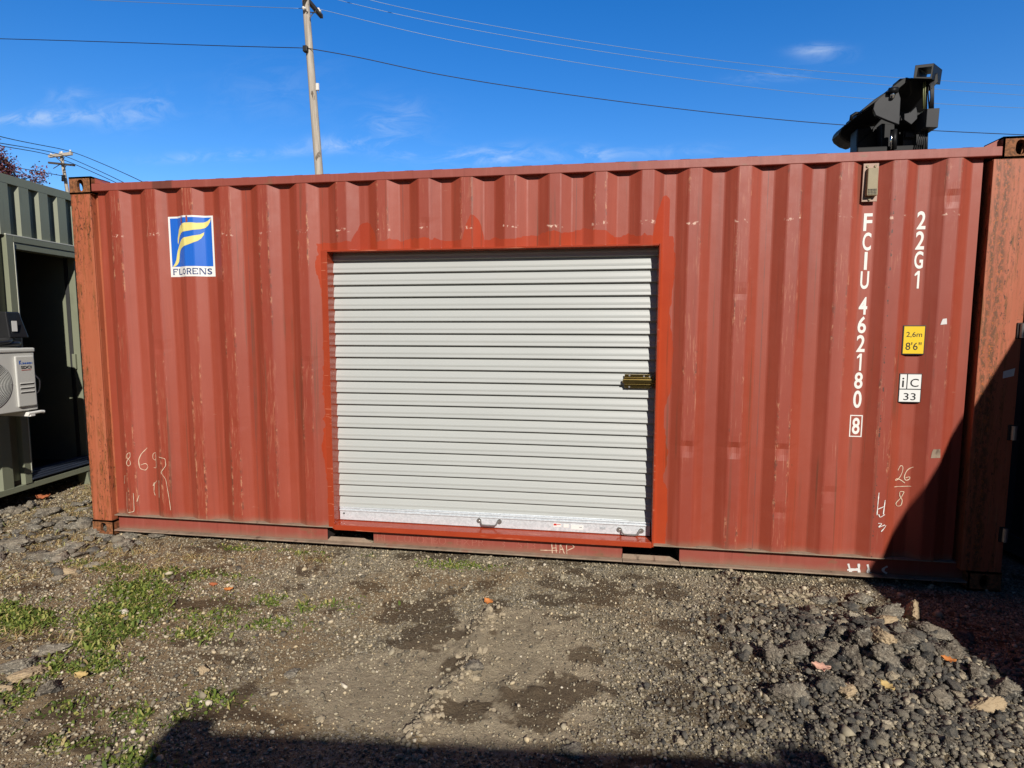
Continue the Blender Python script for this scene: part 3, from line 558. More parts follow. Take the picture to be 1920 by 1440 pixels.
STR = [(*onZ(u, v)[:2], rx, ry) for u, v, rx, ry in ((290, 1040, .5, .07), (90, 1020, .4, .15), (130, 960, .35, .3), (70, 1195, .25, .05), (30, 1085, .3, .08), (590, 1050, .1, .05), (450, 1225, .08, .04), (110, 930, .3, .3), (200, 1060, .4, .08))]
sp_ = lambda x, y: np.clip(sum(blob(x, y, *s_) for s_ in STR) * np.clip((fbm(x * 6, y * 6, 3, 95) - .38) * 4, 0, 1), 0, 1) * np.where((y > -.02) & (x > 0.01), 0, 1) * np.where(x < -1.0, 0.25, 1)
P = scatter(260000, -2.0, 3.2, -1.6, 1.6, sp_)[:40000]
w = blades('dry_grass', P, RNG.uniform(.025, .075, len(P)), RNG.uniform(.0015, .0035, len(P)), 'straw', .35, .4)
tag(w, 'dry straw grass matted along the left foot of the red container', 'grass', kind='stuff')

def leaf(u, v, L, mat, rz, label, curl=.5):
    x, y, z = ground_at(u, v); vs = []; fs = []; n = 9
    for i in range(n):
        t = i / (n - 1); wd = L * .34 * math.sin(math.pi * min(1, t * .92 + .06)) * (1 + .35 * math.cos(i * 2.6))
        for j, k in enumerate((-1, -.5, 0, .5, 1)):
            vs.append(((t - .5) * L, k * wd, L * (.10 + curl * .5 * (t - .45) ** 2 * 2 + .16 * abs(k) ** 1.5 + .03 * math.sin(i * 2.1 + j))))
    for i in range(n - 1):
        for j in range(4): fs.append((i * 5 + j, i * 5 + j + 1, i * 5 + j + 6, i * 5 + j + 5))
    me = bpy.data.meshes.new('dry_leaf'); me.from_pydata(vs, [], fs); o = link('dry_leaf', me, mat, None, True)
    so = o.modifiers.new('thick', 'SOLIDIFY'); so.thickness = .0012
    o.location = (x, y, z + (.028 if 'heap' in label else .004)); o.rotation_euler = (.1, .12, rz); tag(o, label, 'leaf', 'fallen dry leaves')
leaf(916, 1133, .062, 'orange_leaf', -.5, 'curled orange dry leaf on the mud before the roller door', .9)
leaf(1537, 1268, .075, 'pink_leaf', -.2, 'pinkish dry leaf lying on top of the rubble heap')
leaf(1776, 1252, .055, 'orange_leaf', -.4, 'small orange leaf on the right side of the rubble heap')
leaf(1662, 1303, .06, 'yellow_leaf', -1.0, 'yellow folded leaf low on the rubble heap')
leaf(400, 1100, .05, 'rust_leaf', .2, 'rust brown leaf on the gravel right of the green weeds')
leaf(428, 1109, .05, 'orange_leaf', .6, 'orange brown leaf beside the rust brown leaf on the gravel')
leaf(80, 938, .11, 'rust_leaf', .4, 'large rust red leaf at the foot of the olive container', .8)
leaf(230, 1160, .045, 'yellow_leaf', .8, 'small yellow leaf lying on the green weeds')
leaf(152, 1272, .06, 'yellow_leaf', .2, 'tan yellow leaf below the patch of green weeds')

# ------------------------------------------------------------------ red container
PITCH, C0, OUTW, SLW, DEP = 0.279, 0.350, 0.072, 0.068, 0.036
def ysurf(x):
    t = abs((x - C0 + PITCH / 2) % PITCH - PITCH / 2)
    return DEP * min(1, max(0, (t - OUTW / 2) / SLW))
CORN = sorted(C0 + PITCH * k + s_ * o for k in range(20) for s_ in (-1, 1) for o in (OUTW / 2, OUTW / 2 + SLW))
DENTS = [(C0 + PITCH * k, z, d) for k, z, d in ((14, .80, .012), (15, .80, .016), (16, .80, .012), (3, .86, .006), (5, 1.3, .005), (19, 2.27, .010), (15, 1.75, .005), (17, .55, .006), (16, .42, .006), (1, 1.4, .006), (8, 2.2, .004))]
def panel_y(x, z):
    y = ysurf(x); y += .0022 * (float(vnoise(np.array(x * 3.1), np.array(z * 2.3), 3)) - .5) + .0012 * (float(vnoise(np.array(x * 9.), np.array(z * 6.), 8)) - .5)
    for dx, dz, d in DENTS:
        if abs(x - dx) < .12 and abs(z - dz) < .2: y += d * math.exp(-((x - dx) / .035) ** 2 - ((z - dz) / .03) ** 2)
    return y
red = empty('shipping_container')
tag(red, 'rust red shipping container with a grey roller door cut into its long side', 'container')
xs = set([.190, 5.81, DX0, DX1])
for c in CORN: xs |= {c - .005, c + .005, c}
for k in range(20): xs |= {C0 + PITCH * k + d for d in (-.024, -.012, 0, .012, .024)}
xs = sorted(x for x in xs if .19 <= x <= 5.81); zs = sorted(set(list(np.linspace(.165, 2.50, 66)) + [DZ0, DZ1]))
def yround(x, z):
    return panel_y(x, z) if min(abs(x - c) for c in CORN) > .002 else (panel_y(x - .004, z) + panel_y(x + .004, z)) / 2
mb = MB(); vs = [(x, yround(x, z), z) for z in zs for x in xs]; n = len(xs); fs = []
for j in range(len(zs) - 1):
    for i in range(n - 1):
        cx, cz = (xs[i] + xs[i + 1]) / 2, (zs[j] + zs[j + 1]) / 2
        if DX0 < cx < DX1 and DZ0 < cz < DZ1: continue
        fs.append((j * n + i, j * n + i + 1, (j + 1) * n + i + 1, (j + 1) * n + i))
mb.add(vs, fs); side = mb.build('side_panel', 'red_panel', red, fix=False)
so = side.modifiers.new('thick', 'SOLIDIFY'); so.thickness = .003; so.offset = -1

def corr_wall(name, mat, parent, p0, p1, z0, z1, out, pitch=.279, ow=.072, sw=.068, dep=.036, start=0.1):
    p0 = np.array(p0, float); p1 = np.array(p1, float); L = np.linalg.norm(p1 - p0); d = (p1 - p0) / L; out = np.array(out, float)
    xs_ = [0]; ys_ = [dep]; c = start
    while c + ow / 2 + sw < L:
        for o, yy in ((-ow / 2 - sw, dep), (-ow / 2, 0), (ow / 2, 0), (ow / 2 + sw, dep)): xs_.append(c + o); ys_.append(yy)
        c += pitch
    xs_.append(L); ys_.append(dep); vs = []
    for z in (z0, z1): vs += [(*(p0 + d * a - out * b), z) for a, b in zip(xs_, ys_)]
    n = len(xs_)
    o = MB().add(vs, [(i, i + 1, n + i + 1, n + i) for i in range(n - 1)]).build(name, mat, parent)
    s = o.modifiers.new('thick', 'SOLIDIFY'); s.thickness = .003
    return o
LC, WC, HC = 6.058, 2.438, 2.591
corr_wall('side_panel', 'red_rail', red, (LC - .19, WC), (.17, WC), .16, 2.50, (0, 1))
corr_wall('end_wall', 'red_rail', red, (0.02, WC - .16), (0.02, .16), .16, 2.50, (-1, 0))
# roof with shallow cross ribs
rv = []; rx = np.arange(.18, 5.881, .0475)
for y in (.012, WC - .012): rv += [(x, y, 2.541 + (.0035 if (i // 2) % 2 == 0 else -.003)) for i, x in enumerate(rx)]
n = len(rx); MB().add(rv, [(i, i + 1, n + i + 1, n + i) for i in range(n - 1)]).build('roof', 'red_rail', red)
MB().box(.16, 5.9, .16, WC - .1, .13, .158).build('floor', 'dark', red)
MB().box(.178, 5.88, -.003, .057, 2.488, 2.540).build('top_rail', 'red_rail', red, .004)
MB().box(.178, 5.88, WC - .057, WC + .003, 2.488, 2.540).build('top_rail', 'red_rail', red, .004)
# bottom rails with fork pockets
PK = [(1.835, 2.175), (3.875, 4.235)]
for a, b in ((.178, PK[0][0]), (PK[0][1], PK[1][0]), (PK[1][1], 5.88)):
    br = MB().box(a, b, 0.047, .053, .048, .160)
    br.box(a, b, .053, .12, .154, .160); br.build('bottom_rail', 'red_rail', red, .0015)
mb = MB()
for a, b in ((.178, PK[0][0]), (PK[0][0], PK[0][1]), (PK[0][1], PK[1][0]), (PK[1][0], PK[1][1]), (PK[1][1], 5.88)): mb.box(a + .001, b - .001, -.004, .046, .043, .052)
mb.build('bottom_flange', 'dusty', red, .003)
lip = MB().box(.19, 5.81, -.004, .060, .161, .167); lip.build('panel_lip', 'dusty', red, .002)
for a, b in PK:
    st = MB().prism([(a + .002, .034, .053), (b - .002, .034, .053), (b - .062, .034, .084), (a + (.03 if a < 3 else .002), .034, .084)], (0, .006, 0))
    st.build('pocket_strap', 'dusty', red, .001)
    MB().box(a, b, .3, .306, .05, .128).build('fork_pocket', 'dark', red)
    MB().box(a - .006, a, .05, 1.0, .05, .128).box(b, b + .006, .05, 1.0, .05, .128).build('fork_pocket', 'dark', red)
MB().box(.178, 5.88, WC - .046, WC - .04, .048, .16).build('bottom_rail', 'red_rail', red)
# posts
pl = MB().box(0.003, .160, .002, .012, .118, 2.473).box(.003, .012, .012, .16, .118, 2.473).box(.154, .160, .012, .060, .118, 2.473).box(.160, .196, .050, .058, .162, 2.49)
pl.build('corner_post', 'red_post', red, .003)
pr = MB().box(5.842, 6.055, .002, .012, .118, 2.473).box(5.842, 5.852, .012, .16, .118, 2.473).box(6.045, 6.055, .012, .16, .118, 2.473).box(5.80, 5.842, .120, .126, .162, 2.49)
pr.build('corner_post', 'red_post', red, .003)
for x0 in (.003, 5.88):
    MB().box(x0, x0 + .16, WC - .16, WC - .002, .118, 2.473).build('corner_post', 'red_post', red, .003)
MB().box(.16, 5.88, .13, .136, .165, 2.49).build('post_backing', 'dark', red) if False else None
MB().box(6.03, 6.05, .17, WC - .17, .2, 2.45).build('end_door', 'red_rail', red, .004)
MB().box(6.02, 6.05, .16, WC - .16, 2.45, 2.55).build('door_header', 'red_rail', red, .004)
MB().box(6.02, 6.05, .16, WC - .16, .05, .2).build('door_sill', 'red_rail', red, .004)
MB().box(.003, .06, .17, WC - .17, 2.49, 2.54).build('end_rail', 'red_rail', red, .004)
MB().box(.003, .06, .17, WC - .17, .05, .16).build('end_rail', 'red_rail', red, .004)
# corner castings: hollow boxes with oval holes in the front and end faces
def casting(x0, z0, x_end, y0=0.0, back=False):
    m_ = MB(); w, d, h, t = .178, .162, .118, .022; N = 28
    def holed(o, e1, e2, a, b, nrm):      # rectangle a x b with an oval hole, thickness t along nrm
        o, e1, e2, nrm = map(np.array, (o, e1, e2, nrm)); ins = []; outs = []
        for k in range(N):
            th = 2 * math.pi * (k + .5) / N; c, s_ = math.cos(th), math.sin(th)
            hx, hy = .0255 * np.sign(c) * abs(c) ** .8, .0395 * np.sign(s_) * abs(s_) ** .8
            r = min(a / 2 / max(abs(c), 1e-6), b / 2 / max(abs(s_), 1e-6)); ins.append(o + e1 * (a / 2 + hx) + e2 * (b / 2 + hy)); outs.append(o + e1 * (a / 2 + c * r) + e2 * (b / 2 + s_ * r))
        for cx, cy in ((0, 0), (1, 0), (1, 1), (0, 1)):
            q_ = o + e1 * a * cx + e2 * b * cy; outs[min(range(N), key=lambda i: np.linalg.norm(outs[i] - q_))] = q_
        V = ins + outs + [p + nrm * t for p in ins]
        m_.add(V, [(k, (k + 1) % N, N + (k + 1) % N, N + k) for k in range(N)] + [(k, (k + 1) % N, 2 * N + (k + 1) % N, 2 * N + k) for k in range(N)])
    s_ = -1 if back else 1
    holed((x0, y0, z0), (1, 0, 0), (0, 0, 1), w, h, (0, s_, 0))
    xe = x0 if x_end < 1 else x0 + w; holed((xe, y0, z0), (0, s_, 0), (0, 0, 1), d, h, (1 if x_end < 1 else -1, 0, 0))
    xi = x0 + w if x_end < 1 else x0
    m_.box(min(xi, xi - .012 if x_end < 1 else xi), max(xi, xi + .012 if x_end > 1 else xi), min(y0, y0 + s_ * d), max(y0, y0 + s_ * d), z0, z0 + h)
    y1 = y0 + s_ * d; m_.box(x0, x0 + w, min(y1, y1 - s_ * .012), max(y1, y1 - s_ * .012), z0, z0 + h)
    m_.box(x0, x0 + w, min(y0, y1), max(y0, y1), z0 - .001, z0 + .012); m_.box(x0, x0 + w, min(y0, y1), max(y0, y1), z0 + h - .012, z0 + h)
    m_.build('corner_casting', 'rust', red)
for z0 in (0, HC - .118):
    casting(0, z0, 0); casting(LC - .178, z0, 6)
    casting(0, z0, 0, WC, True); casting(LC - .178, z0, 6, WC, True)
for xa, xb in ((.178, .265), (5.88, 5.79)):
    MB().prism([(xa, .03, 2.541), (xb, .03, 2.541), (xa, .03, 2.586)], (0, .13, 0)).build('roof_corner_plate', 'red_rail', red)
# post hinges
for z in (2.30, 1.53, .95, .35):
    mb = MB().box(6.024, 6.066, -.006, .03, z - .045, z + .045); hg = mb.build('hinge', 'dark', red, .003)
    MB().tube([(6.048, -.012, z - .04), (6.048, -.012, z + .04)], .014, 12).build('hinge_pin', 'steel', hg, smooth=False)
# opening frame
f = MB().box(DX0 - .014, DX0, -.006, .105, DZ0 - .03, DZ1 + .012).box(DX1, DX1 + .012, -.010, .105, DZ0 - .03, DZ1 + .012).box(DX0, DX1, -.004, .105, DZ1, DZ1 + .012)
f.box(DX0 - .046, DX0 - .015, .0, .008, DZ0 - .02, DZ1 + .010)
f.hexa([(DX0, -.010, .150), (DX1, -.010, .150), (DX1, .11, .150), (DX0, .11, .150)], [(DX0, -.006, .184), (DX1, -.006, .184), (DX1, .11, .196), (DX0, .11, .196)])
f.build('door_frame', 'fresh', red, .002)
# roller door: saw-tooth corrugated curtain
door = None; PZ = .0812; prof = []
zc = .285
while zc < 2.18:
    for t, o in ((0, .007), (.02, -.015), (.06, -.017), (.28, -.0128), (.34, -.0138), (.44, -.0138), (.50, -.0105), (.76, -.0045), (.90, 0.003), (.985, .007)):
        prof.append((zc + t * PZ, o))
    zc += PZ
prof = [(z, o) for z, o in prof if z < 2.16]; YC = .098
xs_ = np.linspace(DX0 - .03, DX1 + .03, 60); vs = []
for z, o in prof:
    for x in xs_:
        bul = .003 * math.sin(x * 2.1 + 1.2) + .0016 * (float(vnoise(np.array(x * 3.), np.array(z * 4.), 66)) - .5) + max(0, z - 2.02) ** 2 * 3
        dz = .0035 * math.sin((x - 1.9) * 1.4) * (2.1 - z) * .5
        vs.append((x, YC + o + bul, z + dz))
n = len(xs_); door = MB().add(vs, [(j * n + i, j * n + i + 1, (j + 1) * n + i + 1, (j + 1) * n + i) for j in range(len(prof) - 1) for i in range(n - 1)]).build('roller_door', 'curtain', red)
MB().box(DX0 - .02, DX1 + .02, .125, .135, .19, 2.2).build('door_backing', 'dark', red)
bb = MB(); x0, x1 = DX0 + .004, DX1 - .004
for z0, z1, y0 in ((.197, .262, .074), (.262, .272, .067), (.272, .280, .076), (.280, .288, .070), (.288, .296, .082)): bb.box(x0, x1, y0, .098, z0 + .0003, z1)
bar = bb.build('bottom_bar', 'galv', door, .002)
for hx, hz in ((2.99, .243), (3.925, .232)):
    pts = [(hx - .068, .070, hz)] + [(hx + .058 * c, .070 - .028 * s_, hz - .020 * s_) for c, s_ in ((-1, 0), (-.92, .6), (-.75, 1), (-.3, 1.05), (.3, 1.05), (.75, 1), (.92, .6), (1, 0))] + [(hx + .068, .070, hz)]
    hm = MB().tube(pts, .0055, 8)
    for s_ in (-1, 1): hm.tube([(hx + s_ * .070, .073, hz), (hx + s_ * .070, .066, hz)], .016, 14)
    hh = hm.build('pull_handle', 'steel', door, smooth=False)
MB().tube([(DX0 + .035, .074, .243), (DX0 + .035, .071, .243)], .006, 12).build('bolt_hole', 'hollow', door)
# stickers on the bar
for x0, x1, z0, z1, mt, nm in ((3.42, 3.475, .226, .250, 'white_vinyl', 'warning_sticker'), (3.49, 3.525, .225, .249, 'white_vinyl', 'print_sticker'), (3.54, 3.62, .215, .247, 'white_vinyl', 'print_sticker'), (3.425, 3.445, .236, .2485, 'red_vinyl', 'warning_sticker'), (3.447, 3.472, .2415, .2455, 'red_vinyl', 'warning_sticker'),
                          (3.73, 3.765, .228, .232, 'grey_print', 'print_sticker'), (3.73, 3.765, .236, .239, 'grey_print', 'print_sticker'), (3.595, 3.612, .229, .234, 'grey_print', 'print_sticker')):
    MB().box(x0, x1, .0722 if mt in ('white_vinyl',) else .0716, .0745, z0, z1).build(nm, mt, bar)
# brass slide lock
lk = MB(); x0, x1, zl = 3.868, 4.048, 1.207
lk.box(x0, x1, .066, .072, zl - .044, zl + .044)
lock = lk.build('slide_lock', 'brass', door, .001)
MB().box(x0 - .012, x1 + .006, .048, .064, zl - .013, zl + .013).build('lock_bolt', 'brass', lock, .003)
MB().box(x0, x1, .058, .066, zl + .016, zl + .024).box(x0, x1, .058, .066, zl - .026, zl - .018).build('lock_rail', 'brass', lock, .001)
for dx, dz in ((.03, .036), (.165, .036), (.03, -.037), (.165, -.037), (.12, .032), (.155, .030)): MB().tube([(x0 + dx, .066, zl + dz), (x0 + dx, .062, zl + dz)], .006, 10).build('lock_rivet', 'steel', lock)
# ------------------------------------------------------------------ markings
def text2d(s, h, w=None, bold=0.0):
    cu = bpy.data.curves.new('t', 'FONT'); cu.body = s; cu.size = 1; cu.offset = bold; cu.resolution_u = 4
    o = bpy.data.objects.new('t', cu); COL.objects.link(o); dg = bpy.context.evaluated_depsgraph_get(); me = bpy.data.meshes.new_from_object(o.evaluated_get(dg))
    V = np.array([v.co[:2] for v in me.vertices]); F = [tuple(p.vertices) for p in me.polygons]
    bpy.data.objects.remove(o); bpy.data.meshes.remove(me); bpy.data.curves.remove(cu)
    lo, hi = V.min(0), V.max(0); V = (V - lo) / (hi - lo); V[:, 1] *= h; V[:, 0] *= (w if w else h * (hi[0] - lo[0]) / (hi[1] - lo[1]))
    return V, F
def decal(name, polys, mat, lift=.0025, parent=None, fn=panel_y):
    # polys: list of (V2d, F) in wall x,z; cut at the corrugation corners and laid on the sheet
    bm = bmesh.new()
    for V, F in polys:
        vv = [bm.verts.new((p[0], 0, p[1])) for p in V]
        for f_ in F:
            try: bm.faces.new([vv[i] for i in f_])
            except ValueError: pass
    bmesh.ops.triangulate(bm, faces=bm.faces)
    if fn is panel_y:
        lo = min(v.co.x for v in bm.verts); hi = max(v.co.x for v in bm.verts)
        for c in [q_ for c in CORN for q_ in (c - .004, c, c + .004)]:
            if lo < c < hi: bmesh.ops.bisect_plane(bm, geom=bm.verts[:] + bm.edges[:] + bm.faces[:], plane_co=(c, 0, 0), plane_no=(1, 0, 0))
    for v in bm.verts: v.co.y = (yround(v.co.x, v.co.z) if fn is panel_y else fn(v.co.x, v.co.z)) - lift
    for f_ in bm.faces:
        f_.normal_update()
        if f_.normal.y > 0: f_.normal_flip()
    me = bpy.data.meshes.new(name); bm.to_mesh(me); bm.free(); return link(name, me, mat, parent or red)
def rect(x0, x1, z0, z1): return ([(x0, z0), (x1, z0), (x1, z1), (x0, z1)], [(0, 1, 2, 3)])
def pxz(u, v, y=0.0): p = onY(u, v, y); return p[0], p[2]
def letter(ch, cx, z0, z1, wd, bold=.02):
    if ch == '1':
        h = z1 - z0; return ([(cx - .001, z0), (cx + .010, z0), (cx + .010, z1), (cx - .001, z1), (cx - .016, z1 - .018), (cx - .016, z1 - .030), (cx - .001, z1 - .020)], [(0, 1, 2, 3, 4, 5, 6)])
    V, F = text2d(ch, z1 - z0, wd, bold); V = V + np.array([cx - wd / 2, z0]); return V, F
YI = DEP
cx = 5.232; LET = []
for ch, a, b in (('F', 400, 433), ('C', 436, 470), ('I', 472.5, 506), ('U', 508.6, 542), ('4', 557, 590), ('6', 593, 625), ('2', 628, 660), ('1', 663, 695), ('8', 698, 729), ('0', 732, 765)):
    u = 1627 - (a - 400) * .06; zt, zb = pxz(u, a, YI)[1], pxz(u, b, YI)[1]
    LET.append(letter(ch, cx, zb, zt, .016 if ch == 'I' else (.026 if ch == '1' else .046)))
zt, zb = pxz(1604, 783, YI)[1], pxz(1603, 814, YI)[1]; LET.append(letter('8', cx, zb, zt, .042))
t_ = .006; a0, a1, b0, b1 = cx - .035, cx + .035, zb - .016, zt + .016
LET += [rect(a0, a1, b0, b0 + t_), rect(a0, a1, b1 - t_, b1), rect(a0, a0 + t_, b0 + t_, b1 - t_), rect(a1 - t_, a1, b0 + t_, b1 - t_)]
decal('identification_number', LET, 'white_paint', .0012)
LET = []
for ch, a, b in (('2', 396, 430), ('2', 433.6, 468), ('G', 471, 504), ('1', 508, 541)):
    u = 1727 - (a - 396) * .06; zt, zb = pxz(u, a, YI)[1], pxz(u, b, YI)[1]
    LET.append(letter(ch, 5.514, zb, zt, .026 if ch == '1' else .046))
decal('size_code', LET, 'white_paint', .0012)
# yellow height plate
def plane_fn(y): return lambda x, z: y
x0, z1 = pxz(1693, 610, .02); x1, z0 = pxz(1732, 665, .02)
pl_ = MB().box(x0, x1, .016, .019, z0, z1).build('height_plate', 'black_vinyl', red, .001)
b_ = .006
MB().box(x0 + b_, x1 - b_, .0145, .0158, z0 + b_, z1 - b_).build('height_plate_face', 'yellow_vinyl', pl_)
zm = (z0 + z1) / 2
def fit(s, cx_, z0_, h, w): V, F = text2d(s, h, w, .004); return V + np.array([cx_ - w / 2, z0_]), F
for a_ in (('2,6m', (x0 + x1) / 2, zm + .013, .034, .084), ('8\'6"', (x0 + x1) / 2, zm - .058, .045, .084)): decal('height_lettering', [fit(*a_)], 'black_vinyl', 0, pl_, plane_fn(.0138))
x0, z1 = pxz(1686, 700, .02); x1, z0 = pxz(1725, 755, .02)
pl_ = MB().box(x0, x1, .016, .019, z0, z1).build('rail_code_plate', 'black_vinyl', red, .001)
zm = z0 + (z1 - z0) * .46; xm = x0 + (x1 - x0) * .35
wb = MB().box(x0 + .005, xm - .003, .0145, .0158, zm + .003, z1 - .005).box(xm + .003, x1 - .005, .0145, .0158, zm + .003, z1 - .005).box(x0 + .005, x1 - .005, .0145, .0158, z0 + .005, zm - .003)
wb.build('rail_code_face', 'white_vinyl', pl_)
for a_ in (('i', (x0 + xm) / 2, zm + .012, .055, .011), ('C', (xm + x1) / 2, zm + .014, .048, .045), ('33', (x0 + x1) / 2, z0 + .014, .042, .066)): decal('rail_code_lettering', [fit(*a_)], 'black_vinyl', 0, pl_, plane_fn(.0138))
# torn sticker remnants
for u0, v0, u1, v1, mt in ((1763, 597, 1776, 609, 'spray_white'), (1745, 842, 1764, 859, 'dusty')):
    a = pxz(u0, v1); b = pxz(u1, v0); decal('sticker_remnant', [([(a[0], a[1]), (b[0], a[1] + .004), (b[0] - .003, b[1]), (a[0] + .010, b[1] - .003), (a[0] + .004, b[1] - .02)], [(0, 1, 2, 3, 4)])], mt, .0015)
MB().add([(5.975, -.001, 1.26), (6.03, -.001, 1.275), (6.034, -.001, 1.32), (5.975, -.001, 1.30)], [(0, 1, 2, 3)]).build('sticker_remnant', 'spray_white', red)
# company logo on the left
LX0, LX1, LZ0, LZ1 = .732, 1.072, 1.893, 2.305
def lg(px, py):
    t = (py - 225) / 1015; l = 120 + 50 * t; r = 890 + 40 * t; tp = 220; bt = 1240
    return (LX0 + (LX1 - LX0) * (px - l) / (r - l), LZ1 - (LZ1 - LZ0) * (py - tp) / (bt - tp))
logo = decal('company_logo', [rect(LX0, LX1, LZ0, LZ1)], 'white_vinyl', .0008)
decal('logo_field', [rect(*[lg(152, 250)[0], lg(862, 250)[0]], lg(500, 1066)[1], lg(500, 250)[1])], 'blue_vinyl', .0016, logo)
sw1 = [(862, 258), (800, 310), (740, 335), (650, 345), (560, 338), (470, 340), (410, 352), (360, 385), (325, 440), (305, 510), (290, 590), (290, 650), (298, 690), (310, 640), (325, 590), (350, 545), (385, 505), (430, 490), (520, 478), (620, 462), (700, 448), (760, 425), (810, 385), (845, 325)]
sw2 = [(750, 497), (700, 535), (630, 555), (540, 572), (460, 585), (400, 605), (355, 650), (315, 715), (290, 785), (275, 860), (265, 940), (245, 1000), (220, 1040), (205, 1065), (240, 1062), (280, 1035), (310, 985), (322, 920), (330, 860), (350, 800), (385, 760), (440, 735), (520, 708), (600, 680), (670, 645), (715, 600), (745, 540)]
decal('logo_emblem', [([lg(*p) for p in s_], [tuple(range(len(s_)))]) for s_ in (sw1, sw2)], 'logo_yellow', .0026, logo)
# serif lettering of the logo
GL = {'F': [(0, 0, .22, 1), (.22, .86, 1, 1), (.22, .46, .75, .58), (.86, .7, 1, .86), (-.06, 0, .34, .08)], 'L': [(.05, 0, .28, 1), (.28, 0, 1, .14), (.86, .14, 1, .32), (-.02, .92, .36, 1)], 'E': [(0, 0, .22, 1), (.22, .86, 1, 1), (.22, 0, 1, .14), (.22, .45, .78, .57), (.88, .14, 1, .28), (.88, .72, 1, .86)],
      'R': [(0, 0, .22, 1), (.22, .86, .8, 1), (.22, .44, .8, .56), (.72, .54, .95, .9), (-.06, 0, .32, .08)], 'N': [(0, 0, .14, 1), (.86, 0, 1, 1), (-.08, 0, .22, .08), (.76, .92, 1.08, 1), (-.08, .92, .2, 1)]}
POL = []
lw = (LX1 - LX0) * .86 / 7; zb_, zh = lg(500, 1205)[1], lg(500, 1100)[1] - lg(500, 1205)[1]
for i, ch in enumerate('FLORENS'):
    xa = LX0 + (LX1 - LX0) * .055 + i * lw * 1.045; wl = lw * .86
    if ch in GL:
        for a, b, c_, d in GL[ch]: POL.append(rect(xa + a * wl, xa + c_ * wl, zb_ + b * zh, zb_ + d * zh))
        if ch == 'R': POL.append(([(xa + .45 * wl, zb_ + .46 * zh), (xa + .72 * wl, zb_ + .46 * zh), (xa + 1.05 * wl, zb_), (xa + .78 * wl, zb_)], [(0, 1, 2, 3)]))
        if ch == 'N': POL.append(([(xa, zb_ + zh), (xa + .26 * wl, zb_ + zh), (xa + wl, zb_), (xa + .74 * wl, zb_)], [(0, 1, 2, 3)]))
    else:
        V, F = text2d(ch, zh, wl * 1.0, .025); POL.append((V + np.array([xa, zb_]), F))
decal('logo_lettering', POL, 'navy_vinyl', .0018, logo)
for s_ in ([(385, 225), (405, 225), (415, 330), (380, 340)], [(490, 225), (515, 225), (525, 320), (492, 335)], [(396, 340), (408, 340), (406, 430), (402, 430)]): decal('logo_scuff', [([lg(*p) for p in s_], [(0, 1, 2, 3)])], 'red_rail', .0032, logo)

def strokes(name, lines, mat, wd, fn=None, lift=.0016):
    m_ = MB()
    for li, L in enumerate(lines):
        P = np.array([pxz(u, v, .02 if fn is None else .047) for u, v in L])
        n_ = max(3, int(np.linalg.norm(np.diff(P, axis=0), axis=1).sum() / .006)); T = np.linspace(0, len(P) - 1, n_)
        P = np.stack([np.interp(T, range(len(P)), P[:, k]) for k in (0, 1)], 1)
        for _ in range(4 if len(L) > 2 else 0): P[1:-1] = (P[:-2] + 2 * P[1:-1] + P[2:]) / 4
        d = np.gradient(P, axis=0); d /= np.linalg.norm(d, axis=1)[:, None] + 1e-9; nn = np.stack([-d[:, 1], d[:, 0]], 1) * (wd / 2)
        w_ = 0.55 + .75 * vnoise(np.arange(n_) * .37 + li * 7.7, np.zeros(n_), 12); nn = nn * w_[:, None]; vs = []
        for sg in (1, -1):
            for k in range(n_):
                x, z = P[k] + sg * nn[k]; vs.append((x, (yround(x, z) if fn is None else fn(x, z)) - lift - .0005 * li - .0012 * k / n_, z))
        m_.add(vs, [(k, n_ + k, n_ + k + 1, k + 1) for k in range(n_ - 1)])
    return m_.build(name, mat, red, fix=False)
z_ = lambda X, Y: (X / 3.131, 600 + Y / 3.131)       # zoom pixels of the lower left
c_ = lambda pts: [z_(*p) for p in pts]
strokes('chalk_number', [c_([(778, 775), (760, 780), (757, 805), (778, 820), (782, 845), (768, 855), (756, 840), (762, 818), (780, 800), (778, 775)]),
    c_([(855, 752), (830, 785), (820, 820), (826, 870), (850, 885), (862, 862), (850, 842), (830, 850)]), c_([(908, 780), (890, 785), (888, 815), (905, 828), (912, 805), (908, 778), (912, 850), (910, 872), (896, 868)]),
    c_([(740, 910), (732, 960)]), c_([(915, 945), (890, 980), (900, 950), (897, 1010), (905, 1032)]), c_([(938, 940), (937, 1042)]), c_([(828, 1025), (820, 1060)]), c_([(757, 1005), (755, 1100), (765, 1125), (805, 1118), (800, 1010)]),
    c_([(945, 800), (985, 810), (990, 850), (960, 890), (990, 930), (1010, 1050), (1018, 1110)])], 'chalk', .0042)
z2 = lambda X, Y: (1500 + X / 3.6, 740 + Y / 3.6); c2 = lambda pts: [z2(*p) for p in pts]
strokes('chalk_number', [c2([(670, 515), (685, 480), (705, 485), (700, 530), (670, 580), (645, 583), (660, 568), (690, 580), (715, 600)]), c2([(770, 490), (730, 510), (708, 560), (720, 585), (748, 575), (750, 555), (720, 565)]), c2([(640, 625), (755, 621)]),
    c2([(710, 660), (680, 655), (680, 690), (700, 715), (690, 755), (660, 758), (652, 735), (690, 700), (710, 660)])], 'chalk', .0045)
strokes('chalk_letters', [c2([(522, 655), (515, 720), (508, 805)]), c2([(563, 705), (550, 800)]), c2([(515, 765), (560, 745)]), c2([(520, 800), (525, 825), (560, 800)]), c2([(515, 860), (545, 860), (510, 890), (560, 870)]), c2([(535, 915), (570, 875)])], 'white_paint', .005)
rail_fn = lambda x, z: .047
